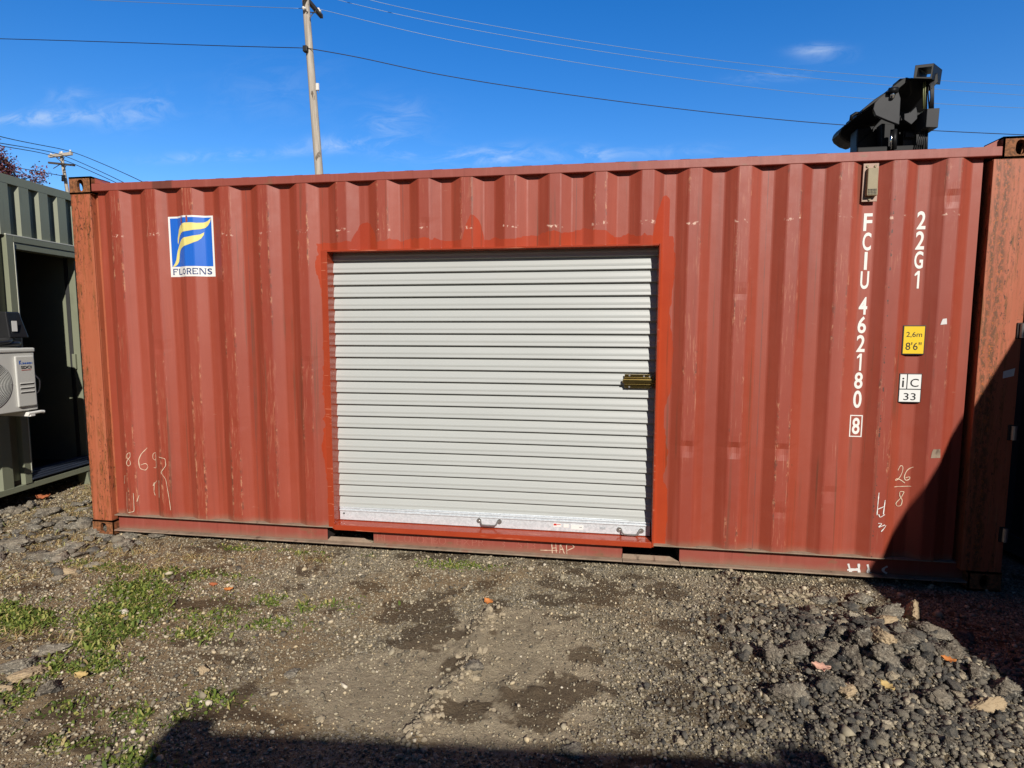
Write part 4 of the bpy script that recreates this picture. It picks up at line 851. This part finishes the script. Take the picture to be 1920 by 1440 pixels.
for ls_ in ([c2([(325, 1140), (345, 1215), (330, 1215)]), c2([(318, 1182), (400, 1178)]), c2([(395, 1140), (398, 1220)])], [c2([(455, 1145), (465, 1185), (450, 1205), (480, 1205)])], [c2([(590, 1158), (562, 1170), (556, 1190), (585, 1206)])]): strokes('spray_letter', ls_, 'spray_white', .016, rail_fn, .002)
z3 = lambda X, Y: (580 + X * .375, 900 + Y * .375); c3 = lambda pts: [z3(*p) for p in pts]
strokes('chalk_letters', [c3([(1155, 350), (1240, 352)]), c3([(1212, 310), (1215, 365)]), c3([(1232, 312), (1235, 362)]), c3([(1212, 340), (1236, 338)]), c3([(1252, 365), (1255, 315), (1275, 366)]), c3([(1252, 345), (1272, 345)]), c3([(1288, 370), (1285, 320), (1310, 318), (1328, 335), (1290, 350)])], 'chalk', .005, rail_fn, .002)
for s_, xx, w_, hh in (('HL', 340, .075, .055), ('COLOMBO', 440, .345, .050), ('EXPR', 738, .19, .05), ('3', 955, .03, .045), ('543', 1040, .12, .045)):
    u, v = z3(xx, 285 + (xx - 340) * .055); px_, pz_ = pxz(u, v, .047); V, F = text2d(s_, hh, w_, -.035)
    decal('scratched_letters', [(V + np.array([px_, pz_ - hh / 2]), F)], 'chalk_faint', .002, red, rail_fn)
# ventilator
vx0, vx1, vz0, vz1 = 5.180, 5.262, 2.265, 2.478
vent = MB().box(vx0, vx1, .010, .016, vz0, vz1).build('ventilator', 'vent_frame', red, .002)
MB().hexa([(vx0 + .014, -.020, vz0 + .028), (vx1 - .010, -.020, vz0 + .028), (vx1 - .010, .010, vz0 + .028), (vx0 + .014, .010, vz0 + .028)], [(vx0 + .016, -.014, vz1 - .03), (vx1 - .012, -.014, vz1 - .03), (vx1 - .012, .010, vz1 - .03), (vx0 + .016, .010, vz1 - .03)]).build('vent_hood', 'vent', vent, .004)
mb = MB()
for i in range(6):
    for j in range(4): mb.box(vx0 + .020 + i * .0078, vx0 + .0245 + i * .0078, -.0215, -.0195, vz0 + .034 + j * .0085, vz0 + .039 + j * .0085)
mb.build('vent_holes', 'hollow', vent)
for x, z in ((vx0 + .02, vz1 - .016), (vx1 - .02, vz1 - .016), (vx0 + .04, vz0 + .012)): MB().tube([(x, .010, z), (x, .004, z)], .007, 12).build('vent_rivet', 'vent', vent)

# ------------------------------------------------------------------ olive container on the left
GX = -.95; gz0, gz1 = .175, 2.79; gy0, gy1 = -1.35, 4.71
gc = empty('shipping_container', (GX, gy0, gz0)); tag(gc, 'olive grey container with an open doorway and an air conditioner on its side', 'container')
inv = Matrix.Translation((-GX, -gy0, -gz0))
def gbuild(mb_, name, mat, parent=None, bevel=.003):
    mb_.v = [(x - GX, y - gy0, z - gz0) for x, y, z in mb_.v] ; return mb_.build(name, mat, parent or gc, bevel)
def gwall(ya, yb, za, zb, start):
    o = corr_wall('side_panel', 'green', gc, (0, ya - gy0), (0, yb - gy0), za - gz0, zb - gz0, (1, 0), .1805, .084, .026, .036, start); return o
OY0, OY1, OZ0, OZ1 = .366, 1.16, .345, 2.165
FRW = .065
gwall(gy0 + .16, OY0 - FRW, .26, 2.67, (OY0 - FRW - .135 - gy0 - .16) % .1805 + .0)
ph = (.495 - (OY0 - FRW)) % .1805
gwall(OY0 - FRW, OY1 + FRW, OZ1 + .10, 2.67, ph)
gwall(OY1 + FRW, gy1 - .16, .26, 2.67, .1)
gbuild(MB().box(GX - .06, GX + .004, gy0 + .16, gy1 - .16, 2.668, 2.738), 'top_rail', 'green')
gbuild(MB().box(GX - .06, GX + .006, gy0 + .16, gy1 - .16, .215, .262), 'bottom_rail', 'green')
fr = MB().box(GX - .09, GX + .012, OY0 - FRW, OY0 - .002, .262, OZ1 + .10).box(GX - .09, GX + .012, OY1 + .002, OY1 + FRW, .262, OZ1 + .10).box(GX - .09, GX + .012, OY0 - .002, OY1 + .002, OZ1 + .052, OZ1 + .10)
gbuild(fr, 'doorway_frame', 'green')
gbuild(MB().box(GX - .09, GX + .006, OY0, OY1, OZ1, OZ1 + .050).box(GX - .09, GX + .006, OY0 - .001, OY0 + .016, OZ0, OZ1), 'doorway_trim', 'green')
gbuild(MB().box(GX - .012, GX + .0135, OY0 - FRW - .002, OY1 + FRW, OZ1 + .1005, OZ1 + .110).box(GX + .004, GX + .0145, OY0 - .006, OY0 - .001, OZ0, OZ1 + .05), 'sealant_bead', 'bead', None, .001)
sl = MB()
for k in range(4): sl.box(GX - .10, GX + .016 - k * .012, OY0, OY1, .285 + k * .016, .2985 + k * .016)
gbuild(sl, 'door_sill', 'navy_steel', None, .002)
# lit partition / door leaf inside the doorway, with a dark slot
gbuild(MB().box(GX - .60, GX - .045, 1.000, 1.010, .30, 2.4), 'door_leaf', 'green')
gbuild(MB().box(GX - .140, GX - .105, .990, .999, .30, 2.4), 'door_slot', 'hollow')
gbuild(MB().box(GX - .112, GX - .08, .980, .998, 1.16, 1.30), 'door_latch', 'green')
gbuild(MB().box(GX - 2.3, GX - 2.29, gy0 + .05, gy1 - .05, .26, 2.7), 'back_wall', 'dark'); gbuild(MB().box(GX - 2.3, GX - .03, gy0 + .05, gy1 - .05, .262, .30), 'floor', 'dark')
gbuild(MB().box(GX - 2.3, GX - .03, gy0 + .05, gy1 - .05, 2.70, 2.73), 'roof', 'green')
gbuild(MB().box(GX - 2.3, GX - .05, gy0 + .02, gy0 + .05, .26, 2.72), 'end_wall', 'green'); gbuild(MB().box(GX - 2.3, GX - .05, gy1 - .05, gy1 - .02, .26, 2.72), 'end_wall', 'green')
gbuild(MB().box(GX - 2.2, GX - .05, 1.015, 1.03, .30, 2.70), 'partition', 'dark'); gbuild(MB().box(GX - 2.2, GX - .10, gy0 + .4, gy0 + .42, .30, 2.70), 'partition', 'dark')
for y0 in (gy0, gy1 - .178):
    for zc_ in (.175, 2.672): gbuild(MB().box(GX - .16, GX + .010, y0, y0 + .178, zc_, zc_ + .118), 'corner_casting', 'green')
    gbuild(MB().box(GX - .15, GX + .008, y0 + .01, y0 + .168, .293, 2.672), 'corner_post', 'green')
for y0 in (.93, 2.6, -.6):
    gbuild(MB().prism([(GX - .10, y0, .21), (GX - .10, y0 + .10, .21), (GX - .10, y0 + .07, .06), (GX - .10, y0 + .03, .06)], (.10, 0, 0)), 'support_foot', 'green')

piv = Vector((GX, .62, 0)); ra = R(5.0)
gc.location = piv + Matrix.Rotation(ra, 3, 'Z') @ (gc.location - piv); gc.rotation_euler = (0, 0, ra)
# air conditioner on its bracket
ay1, ay0, az0, az1, axf, axb = .200, -.62, .905, 1.385, -.62, -.90
ac = empty('air_conditioner', (axf, ay1, az0)); tag(ac, 'white outdoor air conditioner unit hung beside the olive container doorway', 'air conditioner')
def abuild(mb_, name, mat, parent=None, bevel=.006, smooth=False):
    mb_.v = [(x - axf, y - ay1, z - az0) for x, y, z in mb_.v]; return mb_.build(name, mat, parent or ac, bevel, smooth)
abuild(MB().box(axb, axf, ay0, ay1, az0, az1 - .035), 'casing', 'ac_white'); abuild(MB().box(axb - .005, axf + .008, ay0 - .006, ay1 + .006, az1 - .034, az1), 'casing_lid', 'ac_white', None, .010)
cov = abuild(MB().box(axf + .001, axf + .016, .040, .186, .940, 1.325), 'front_cover', 'ac_white', None, .012)
for k in range(3): abuild(MB().box(axf + .0165, axf + .019, .062, .166, 1.115 + k * -.032, 1.121 + k * -.032), 'cover_groove', 'white_paint', None, .001)
for k in range(3): abuild(MB().box(axf + .0165, axf + .0185, .062, .166, 1.108 + k * -.032, 1.114 + k * -.032), 'cover_groove', 'hollow', None, 0)
fc = (-.175, 1.125); fr_ = .185
abuild(MB().tube([(axf - .02, fc[0], fc[1]), (axf + .001, fc[0], fc[1])], fr_, 48), 'fan_opening', 'hollow', None, 0)
gm = MB()
for i in range(15):
    r = .03 + i * (fr_ - .03) / 14
    gm.tube([(axf + .012 - .010 * (r / fr_) ** 4, fc[0] + r * math.cos(a), fc[1] + r * math.sin(a)) for a in np.linspace(0, 2 * math.pi, 49)], .0028, 5, cap=False)
for k in range(12):
    a = k * math.pi / 6; gm.tube([(axf + .012, fc[0] + .03 * math.cos(a), fc[1] + .03 * math.sin(a)), (axf + .003, fc[0] + fr_ * math.cos(a + .5), fc[1] + fr_ * math.sin(a + .5))], .003, 5)
abuild(gm, 'fan_grille', 'grille', None, 0)
gm = MB()
for k in range(3):
    a = k * 2.09 + .4; gm.add([(axf - .012, fc[0] + .02 * math.cos(a), fc[1] + .02 * math.sin(a)), (axf - .004, fc[0] + .16 * math.cos(a - .3), fc[1] + .16 * math.sin(a - .3)), (axf - .012, fc[0] + .165 * math.cos(a + .5), fc[1] + .165 * math.sin(a + .5))], [(0, 1, 2)])
abuild(gm, 'fan_blade', 'crane_lit_grey', None, 0)
def yz_text(s, ya, za, h, w, mat, name, bold=.0):
    V, F = text2d(s, h, w, bold); m_ = MB().add([(axf + .0175, ya + a, za + b) for a, b in V], F); return abuild(m_, name, mat, cov, 0)
yz_text('K', .064, 1.262, .030, .018, 'blue_vinyl', 'brand_lettering', .03); yz_text('ÜHNREN', .084, 1.262, .018, .080, 'blue_vinyl', 'brand_lettering', .02)
yz_text('SDCI', .076, 1.228, .022, .080, 'black_vinyl', 'brand_lettering', .03)
abuild(MB().box(axf + .0165, axf + .0175, .080, .152, 1.216, 1.220), 'brand_lettering', 'red_vinyl', cov, 0)
br_ = MB()
for y in (.13, -.45): br_.box(axb - .05, axf + .03, y - .02, y + .02, az0 - .045, az0 - .012).box(axb - .05, axb - .02, y - .02, y + .02, az0 - .35, az0 + .2)
abuild(br_, 'wall_bracket', 'white_paint', None, .004)
abuild(MB().tube([(axf + .02, .10, az0 - .02), (axf + .02, .20, az0 - .018), (axf + .02, .225, az0 - .022)], .012, 10), 'bracket_bolt', 'white_paint', None, 0)
def tubeobj(name, pts, r, mat, label, cat, k=8, group=None):
    P = np.array(pts, float); T = np.linspace(0, len(P) - 1, (len(P) - 1) * 8 + 1); Q = np.stack([np.interp(T, range(len(P)), P[:, j]) for j in range(3)], 1)
    for _ in range(6): Q[1:-1] = (Q[:-2] + 2 * Q[1:-1] + Q[2:]) / 4
    o = MB().tube(Q, r, k).build(name, mat, None, 0, True); tag(o, label, cat, group); return o
tubeobj('refrigerant_hose', [(-.72, -.7, 1.415), (-.70, -.3, 1.41), (-.66, .02, 1.412), (-.68, .15, 1.42), (-.78, .17, 1.415), (-.90, .10, 1.41), (-.945, 0, 1.42)], .020, 'black_plastic', 'thick black insulated hose lying on top of the air conditioner', 'hose')
tubeobj('refrigerant_hose', [(-.66, -.7, 1.425), (-.645, -.2, 1.41), (-.64, .04, 1.432), (-.70, .11, 1.452), (-.86, .06, 1.45), (-.945, -.05, 1.46)], .013, 'black_plastic', 'thinner black hose looped over the thick hose on the air conditioner', 'hose')
tubeobj('power_wire', [(-.75, .205, 1.24), (-.72, .26, 1.19), (-.74, .34, 1.12), (-.78, .36, 1.02), (-.80, .30, .99), (-.78, .21, 1.0)], .004, 'white_paint', 'thin pale wire looping out of the air conditioner end', 'wire')
eb = empty('disconnect_box', (-.93, .14, 1.46)); tag(eb, 'black electrical box on the wall above the air conditioner', 'electrical box')
MB().hexa([(0, -.02, 0), (.20, -.02, 0), (.20, .13, 0), (0, .15, 0)], [(0, -.02, .2), (.18, -.02, .2), (.16, .10, .2), (0, .15, .2)]).build('box_body', 'black_plastic', eb, .008)
MB().box(.2005, .202, .0, .04, .05, .13).build('box_label', 'white_vinyl', eb)

# ------------------------------------------------------------------ neighbouring containers outside the frame (they throw the shade)
def neighbour(loc, rz, L, label):
    e = empty('shipping_container', loc, rz); tag(e, label, 'container')
    for (a, b, o) in (((.17, 0), (L - .17, 0), (0, -1)), ((L - .17, WC), (.17, WC), (0, 1)), ((0, WC - .16), (0, .16), (-1, 0)), ((L, .16), (L, WC - .16), (1, 0))):
        corr_wall('side_panel' if o[0] == 0 else 'end_wall', 'other_grey', e, a, b, .16, 2.5, o)
    MB().box(.05, L - .05, .03, WC - .03, 2.5, 2.542).build('roof', 'other_grey', e); MB().box(.05, L - .05, .03, WC - .03, .10, .16).build('floor', 'other_grey', e)
    for y in (0, WC - .06): MB().box(.17, L - .17, y, y + .06, 2.485, 2.54).build('top_rail', 'other_grey', e, .004); MB().box(.17, L - .17, y, y + .05, .04, .165).build('bottom_rail', 'other_grey', e, .004)
    for x in (0, L - .06): MB().box(x, x + .06, .16, WC - .16, 2.485, 2.54).build('end_rail', 'other_grey', e, .004); MB().box(x, x + .06, .16, WC - .16, .04, .165).build('end_rail', 'other_grey', e, .004)
    for x in (0, L - .178):
        for y in (0, WC - .162):
            MB().box(x + .005, x + .165, y + .005, y + .155, .118, 2.473).build('corner_post', 'other_grey', e, .004)
            for z in (0, 2.473): MB().box(x, x + .178, y, y + .162, z, z + .118).build('corner_casting', 'other_grey', e, .008)
    return e
rk = (6.058 - .654 * .034 + .0, 0)
OX = 5.30 + SUN.x * (2.591 / SUN.z); OYs = SUN.y * (2.591 / SUN.z); gd = np.array((-.095, 1.0)); gd /= np.linalg.norm(gd)
bx_, by_ = OX - gd[0] * 4.2, OYs - gd[1] * 4.2
neighbour((bx_ + gd[1] * WC, by_ - gd[0] * WC, .0), math.atan2(gd[1], gd[0]), 12.19, 'dark grey container standing beyond the right end of the red container')
# its near end lies behind the camera; the shade at the bottom of the picture is its end edge
def shadow_at(p): t = (2.591 - .0) / SUN.z; return p[0] + SUN.x * t, p[1] + SUN.y * t
pL = shadow_at(onZ(338, 1338)); pR = shadow_at(onZ(1480, 1392)); an = math.atan2(pR[1] - pL[1], pR[0] - pL[0])
neighbour((pL[0] + WC * math.cos(an), pL[1] + WC * math.sin(an), 0), an - math.pi / 2 - math.pi * 0 , 6.058, 'dark grey container standing behind the camera') if False else None
e = neighbour((pL[0], pL[1], 0), an - math.pi / 2, 6.058, 'dark grey container standing end on behind the viewer')

# ------------------------------------------------------------------ truck crane behind
CY = 7.0
cr = empty('truck_crane', tuple(onY(1650, 275, CY) * np.array([1, 1, 0]))); tag(cr, 'folded black truck crane rising behind the red container', 'crane')
CO = np.array(cr.location)
def cz_(X, Y, y): return onY(1500 + X / 4.5, 80 + Y / 4.5, y)
def cplate(pts, y, th, name, mat, bevel=.02, parent=None, tilt=0.0):
    b0 = min(b for a, b in pts); m_ = MB().prism([cz_(a, b, y + tilt * (b - b0) / 455) for a, b in pts], (0, th, 0)); m_.v = [tuple(np.array(p) - CO) for p in m_.v]; return m_.build(name, mat, parent or cr, bevel)
def ctube(pts, r, name, mat, k=8):
    m_ = MB().tube([cz_(a, b, y) - CO for a, b, y in pts], r, k); return m_.build(name, mat, cr, 0, True)
cplate([(338, 765), (348, 718), (440, 645), (520, 585), (640, 480), (720, 425), (800, 350), (895, 295), (950, 290), (960, 430), (850, 540), (690, 690), (560, 720), (478, 858), (400, 832), (352, 795)], CY + .10, .42, 'lower_boom', 'crane_shaded_black', .05, None, .75)
cplate([(520, 585), (528, 560), (625, 480), (715, 420), (860, 310), (900, 290), (940, 300), (820, 400), (640, 500)], CY + .05, .65, 'boom_cover', 'crane_shaded_black', .01)
cplate([(618, 560), (630, 510), (665, 470), (720, 425), (770, 395), (825, 392), (850, 470), (838, 692), (740, 655), (640, 612)], CY + .02, .06, 'hinge_plate', 'crane_lit_grey', .008)
cplate([(840, 300), (950, 292), (1080, 330), (1080, 560), (985, 600), (880, 640), (838, 560), (838, 400)], CY + .20, .25, 'knuckle', 'crane_shaded_black', .02, None, .5)
cplate([(880, 600), (930, 590), (990, 530), (990, 640), (940, 690), (880, 650)], CY + .18, .05, 'gusset', 'crane_lit_grey', .006)
cplate([(838, 655), (1090, 590), (1090, 740), (820, 740)], CY + .20, .30, 'cross_block', 'crane_shaded_black', .02, None, .9)
# head: hollow box section
h0 = [(972, 190), (1132, 172), (1112, 305), (955, 300)]; hi_ = [(998, 215), (1112, 203), (1098, 288), (985, 288)]
A = [cz_(*p, CY - .1) - CO for p in h0]; B = [cz_(*p, CY - .1) - CO for p in hi_]; A2 = [p + np.array((.36, .45, .07)) for p in A]; B2 = [p + np.array((.36, .45, .07)) for p in B]
MB().add(A + B + A2 + B2, [(i, (i + 1) % 4, 4 + (i + 1) % 4, 4 + i) for i in range(4)] + [(8 + i, 8 + (i + 1) % 4, 12 + (i + 1) % 4, 12 + i) for i in range(4)] + [(i, (i + 1) % 4, 8 + (i + 1) % 4, 8 + i) for i in range(4)] + [(4 + i, 4 + (i + 1) % 4, 12 + (i + 1) % 4, 12 + i) for i in range(4)]).build('boom_head', 'crane_shaded_black', cr, .006)
cplate([(1005, 210), (1095, 205), (1085, 250), (1055, 250), (1035, 252), (1012, 290), (998, 285)], CY + .30, .02, 'head_stop', 'crane_shaded_black', 0)
cplate([(1098, 300), (1165, 250), (1168, 330), (1110, 395), (1085, 350)], CY + .05, .2, 'head_bracket', 'crane_shaded_black', .01)
cplate([(1074, 556), (1180, 550), (1165, 715), (1062, 712)], CY - .02, .36, 'valve_box', 'crane_lit_grey', .006)
cplate([(485, 720), (690, 690), (690, 900), (478, 900)], CY + .55, .3, 'column', 'crane_shaded_black', .03)
cplate([(690, 680), (800, 690), (800, 900), (690, 900)], CY + .30, .2, 'column', 'crane_shaded_black', .01)
cplate([(870, 740), (985, 745), (985, 900), (870, 900)], CY + .40, .1, 'column', 'crane_shaded_black', .01)
cplate([(895, 757), (975, 762), (970, 800), (890, 797)], CY + .36, .02, 'cover_plate', 'crane_lit_grey', .003); cplate([(872, 822), (948, 825), (945, 900), (870, 900)], CY + .36, .02, 'cover_plate', 'crane_lit_grey', .003)
cplate([(480, 870), (690, 640), (850, 560), (1070, 600), (1070, 900), (478, 900)], CY + .52, .1, 'column', 'crane_shaded_black', .01)
ctube([(772, 735, CY + .15), (768, 900, CY + .15)], .018, 'cylinder_rod', 'chrome', 12); ctube([(795, 735, CY + .15), (790, 900, CY + .15)], .045, 'cylinder', 'crane_shaded_black', 12)
ctube([(785, 400, CY), (775, 470, CY)], .035, 'pivot_pin', 'chrome', 12); ctube([(750, 408, CY - .02), (822, 400, CY - .02)], .05, 'pivot_cap', 'crane_shaded_black', 12)
for i, (a, b) in enumerate(((1045, 1040), (1060, 1050), (1085, 1090))):
    ctube([(a, 315, CY + .1), (a - 5, 420, CY + .06), (b, 560, CY + .1)], .010, 'hydraulic_hose', 'hose_green' if i < 2 else 'crane_shaded_black')
for i in range(5): ctube([(1100 + i * 7, 330, CY + .05), (1105 + i * 5, 460, CY + .08), (1092 + i * 8, 556, CY + .12)], .012, 'hydraulic_hose', 'cable_black')
for i in range(5): ctube([(1020 + i * 14, 745, CY + .15), (1000 + i * 16, 820, CY + .14), (975 + i * 20, 900, CY + .16)], .012, 'hydraulic_hose', 'cable_black')
ctube([(430, 655, CY + .25), (435, 620, CY + .25), (470, 598, CY + .25), (520, 598, CY + .25)], .03, 'hose_loop', 'crane_shaded_black')
ctube([(1070, 735, CY + .2), (1065, 900, CY + .2)], .022, 'column_pipe', 'crane_lit_grey')
p0 = cz_(478, 895, CY + .22) - CO; p1 = cz_(1075, 895, CY + .22) - CO
MB().box(p0[0], p1[0], .2, .62, 0.9, p0[2] + .02).build('column', 'crane_shaded_black', cr, .02)
MB().box(-3.2, 3.4, -.6, 1.7, .75, 1.0).build('truck_bed', 'crane_shaded_black', cr, .02)
for x in (-2.4, -1.2, 2.2):
    for y in (-.35, 1.45): MB().tube([(x, y - .14, .48), (x, y + .14, .48)], .48, 28).build('wheel', 'black_plastic', cr, .04)

# ------------------------------------------------------------------ utility poles and wires
p_hi = onY(573, 0, 15.0); p_lo = onY(598, 320, 15.0); dv = (p_hi - p_lo) / (p_hi[2] - p_lo[2]); base = p_lo - dv * p_lo[2]; topp = p_lo + dv * (13.3 - p_lo[2])
pole = empty('utility_pole', (base[0], base[1], 0)); tag(pole, 'tall weathered wooden utility pole rising behind the middle of the red container', 'utility pole', 'utility poles'); PO = np.array((base[0], base[1], 0))
def pbuild(mb_, name, mat, root, off, bevel=0.0, smooth=False):
    mb_.v = [tuple(np.array(p) - off) for p in mb_.v]; return mb_.build(name, mat, root, bevel, smooth)
pbuild(MB().tube([base + dv * (z + .0) for z in np.linspace(0, 13.3, 14)], .165, 18, .108), 'shaft', 'wood', pole, PO, 0, True)
def pat(u, v, y): return onY(u, v, y)
arm_a, arm_b = pat(568, -10, 14.7), pat(603, 31, 16.3)
dA = (arm_b - arm_a); dA /= np.linalg.norm(dA); sA = np.cross(dA, (0, 0, 1)); sA /= np.linalg.norm(sA); uA = np.cross(sA, dA)
q4 = lambda c: [c + sA * a * .055 + uA * b * .065 for a, b in ((-1, -1), (1, -1), (1, 1), (-1, 1))]
pbuild(MB().hexa(q4(arm_a - dA * .9), q4(arm_b)), 'crossarm', 'arm_dark', pole, PO, .006)
pbuild(MB().tube([pat(575, 22, 14.85), pat(592, 24, 15.6), pat(590, 12, 15.7)], .018, 6), 'arm_brace', 'arm_dark', pole, PO)
pbuild(MB().tube([pat(581, 34, 14.9), pat(589, 22, 15.6)], .02, 6), 'arm_brace', 'steel', pole, PO)
ins = pat(597, 20, 16.0)
pbuild(MB().tube([ins + np.array((0, 0, z)) for z in (-.06, 0)], .09, 12, .1).tube([ins + np.array((0, 0, z)) for z in (0.005, .08)], .075, 12, .045), 'insulator', 'ceramic', pole, PO, 0, True)
pbuild(MB().tube([pat(568, 14, 14.8), pat(570, 16, 14.8), pat(572, 16, 14.85)], .05, 10), 'insulator', 'ceramic', pole, PO)
cl_ = pat(574, 90, 14.84)
pbuild(MB().box(cl_[0] - .09, cl_[0] + .06, cl_[1] - .08, cl_[1] + .08, cl_[2] - .13, cl_[2] + .06), 'cable_clamp', 'cable_black', pole, PO, .02)
bx = pat(595.5, 163, 15.0)
pbuild(MB().box(bx[0] - .05, bx[0] + .05, bx[1] - .04, bx[1] + .04, bx[2] - .11, bx[2] + .11), 'tag_box', 'ceramic', pole, PO, .01)
pbuild(MB().tube([bx + np.array((0.02, 0, -.11)), bx + np.array((.03, 0, -.2))], .012, 6), 'tag_box', 'steel', pole, PO)
# second pole, far left
Y2 = 38.0; a2 = pat(124, 345, Y2); b2 = pat(114, 285, Y2); dv2 = (b2 - a2) / (b2[2] - a2[2]); base2 = a2 - dv2 * a2[2]
pole2 = empty('utility_pole', (base2[0], base2[1], 0)); tag(pole2, 'small distant utility pole with two crossarms beyond the olive container', 'utility pole', 'utility poles'); PO2 = np.array((base2[0], base2[1], 0))
pbuild(MB().tube([base2 + dv2 * z for z in np.linspace(0, b2[2], 10)], .16, 12, .12), 'shaft', 'wood', pole2, PO2, 0, True)
for (ua, va, ub, vb, mt, r) in ((92, 293, 135, 288, 'wood', .11), (91, 305, 140, 310, 'arm_dark', .075)):
    a, b = pat(ua, va, Y2 - .2), pat(ub, vb, Y2 - .2); d_ = (b - a) / np.linalg.norm(b - a); s_ = np.array((0, 1, 0)); u_ = np.cross(d_, s_)
    qq = lambda c: [c + s_ * i * r * .8 + u_ * j * r for i, j in ((-1, -1), (1, -1), (1, 1), (-1, 1))]
    pbuild(MB().hexa(qq(a), qq(b)), 'crossarm', mt, pole2, PO2)
for (ua, va, ub, vb) in ((106, 296, 115, 303), (121, 295, 116, 302), (100, 316, 113, 308), (118, 320, 124, 310)):
    pbuild(MB().tube([pat(ua, va, Y2 - .25), pat(ub, vb, Y2 - .25)], .03, 5), 'arm_brace', 'arm_dark', pole2, PO2)
for u, v in ((132, 283.5), (116, 286), (96, 290)): p = pat(u, v, Y2 - .2); pbuild(MB().tube([p - np.array((0, 0, .12)), p + np.array((0, 0, .10))], .09, 8, .06), 'insulator', 'ceramic', pole2, PO2)
for v in (330, 334, 338): p = pat(119, v, Y2 - .3); pbuild(MB().tube([p - np.array((.12, 0, 0)), p + np.array((.12, 0, 0))], .09, 8), 'wire_bracket', 'cable_black', pole2, PO2)
def wire(pts, r, mat, label):
    P = [pat(*p) for p in pts]; P = np.array(P); T = np.linspace(0, len(P) - 1, (len(P) - 1) * 10 + 1); Q = np.stack([np.interp(T, range(len(P)), P[:, j]) for j in range(3)], 1)
    for _ in range(30): Q[1:-1] = (Q[:-2] + 2 * Q[1:-1] + Q[2:]) / 4
    o = MB().tube(Q, r, 6).build('overhead_wire', mat, None, 0, True); tag(o, label, 'overhead wire', 'overhead wires')
wire([(-120, 70, 15), (0, 72.5, 15), (140, 76.5, 15), (290, 81.5, 15), (430, 86.5, 15), (572, 90, 14.86)], .012, 'cable_black', 'black cable running from the tall pole to the left edge')
wire([(574, 90, 14.86), (680, 108, 15.3), (800, 137, 16), (1000, 169, 17), (1240, 201, 18), (1500, 229.5, 19), (1760, 246.5, 20), (2050, 258, 21)], .013, 'cable_black', 'black cable sagging from the tall pole to the right behind the crane')
wire([(60, -6, 15), (150, -1, 15), (350, 8, 15), (568, 16, 14.8)], .008, 'cable_alu', 'pale wire reaching the tall pole from the upper left')
wire([(598, 17, 16), (640, 27, 16.2), (797, 67, 17), (1000, 105, 18.5), (1250, 144, 20), (1500, 175.5, 22), (1758, 195.6, 24), (2000, 206, 26)], .0085, 'cable_alu', 'lowest of the three pale wires crossing the sky')
wire([(560, -22, 15.8), (630, 0, 16), (800, 40, 17), (1000, 77, 18.5), (1250, 116, 20), (1500, 145.6, 22), (1758, 168, 24), (2000, 184, 26)], .008, 'cable_alu', 'middle of the three pale wires crossing the sky')
wire([(600, -26, 15.8), (690, 0, 16), (800, 25, 17), (1000, 63, 18.5), (1250, 102, 20), (1500, 132, 22), (1764, 152, 24), (2000, 164, 26)], .008, 'cable_alu', 'highest of the three pale wires crossing the sky')
for (pts, lab) in (([(-60, 240, 25), (10, 259, 28), (70, 271, 34), (132, 282, Y2), (190, 306, 36), (250, 332, 34), (330, 372, 32)], 'upper dark wire over the distant small pole'), ([(-60, 258, 25), (0, 268.5, 28), (60, 278, 34), (114, 288, Y2), (170, 313, 36), (216, 334, 34), (300, 376, 32)], 'middle dark wire over the distant small pole'),
                 ([(-60, 262, 25), (0, 273.5, 28), (60, 283, 34), (98, 291, Y2), (150, 312, 36), (200, 334, 34), (280, 372, 32)], 'lower dark wire over the distant small pole'), ([(-20, 306, 40), (36, 315, 39), (119, 330, Y2 - .3)], 'thin wire below the crossarms of the distant pole')):
    wire(pts, .028, 'cable_black', lab)

# ------------------------------------------------------------------ purple tree beyond the olive container
tc_ = onY(4, 318, 24.0); tr = empty('tree', (tc_[0], tc_[1], 0)); tag(tr, 'purple red leaved tree showing above the olive container roof', 'tree')
tb = MB().tube([(0, 0, 0), (.05, 0, 1.5), (-.05, .1, 3.0), (0, 0, tc_[2] + .2)], .17, 10, .05); rr = random.Random(5); tips = []
for k in range(34):
    z0 = rr.uniform(2.2, tc_[2] - .2); a = rr.uniform(0, 6.28); L = rr.uniform(.8, 1.9) * (1.0 if z0 < tc_[2] - 1 else .7)
    e_ = Vector((math.cos(a) * L, math.sin(a) * L, z0 + rr.uniform(.5, 1.5))); mid = Vector((math.cos(a) * L * .5, math.sin(a) * L * .5, z0 + .5)); tb.tube([(0, 0, z0), mid, e_], .04, 5, .008); tips += [tuple(mid), tuple(e_), tuple((mid + e_) / 2)]
tb.build('trunk', 'bark', tr, 0, True)
tips = np.array(tips); cen = tips[RNG.integers(0, len(tips), 26000)] + RNG.normal(0, .24, (26000, 3)); n = len(cen); a = RNG.normal(0, 1, (n, 3)); a /= np.linalg.norm(a, axis=1)[:, None]; b = np.cross(a, RNG.normal(0, 1, (n, 3))); b /= np.linalg.norm(b, axis=1)[:, None]
l_ = RNG.uniform(.045, .085, (n, 1)); V = np.stack([cen - a * l_, cen + b * l_ * .5, cen + a * l_, cen - b * l_ * .5], 1)
fast_mesh('crown', V.reshape(-1, 3), (np.arange(n) * 4)[:, None] + np.arange(4)[None], 'purple_leaf', tr)
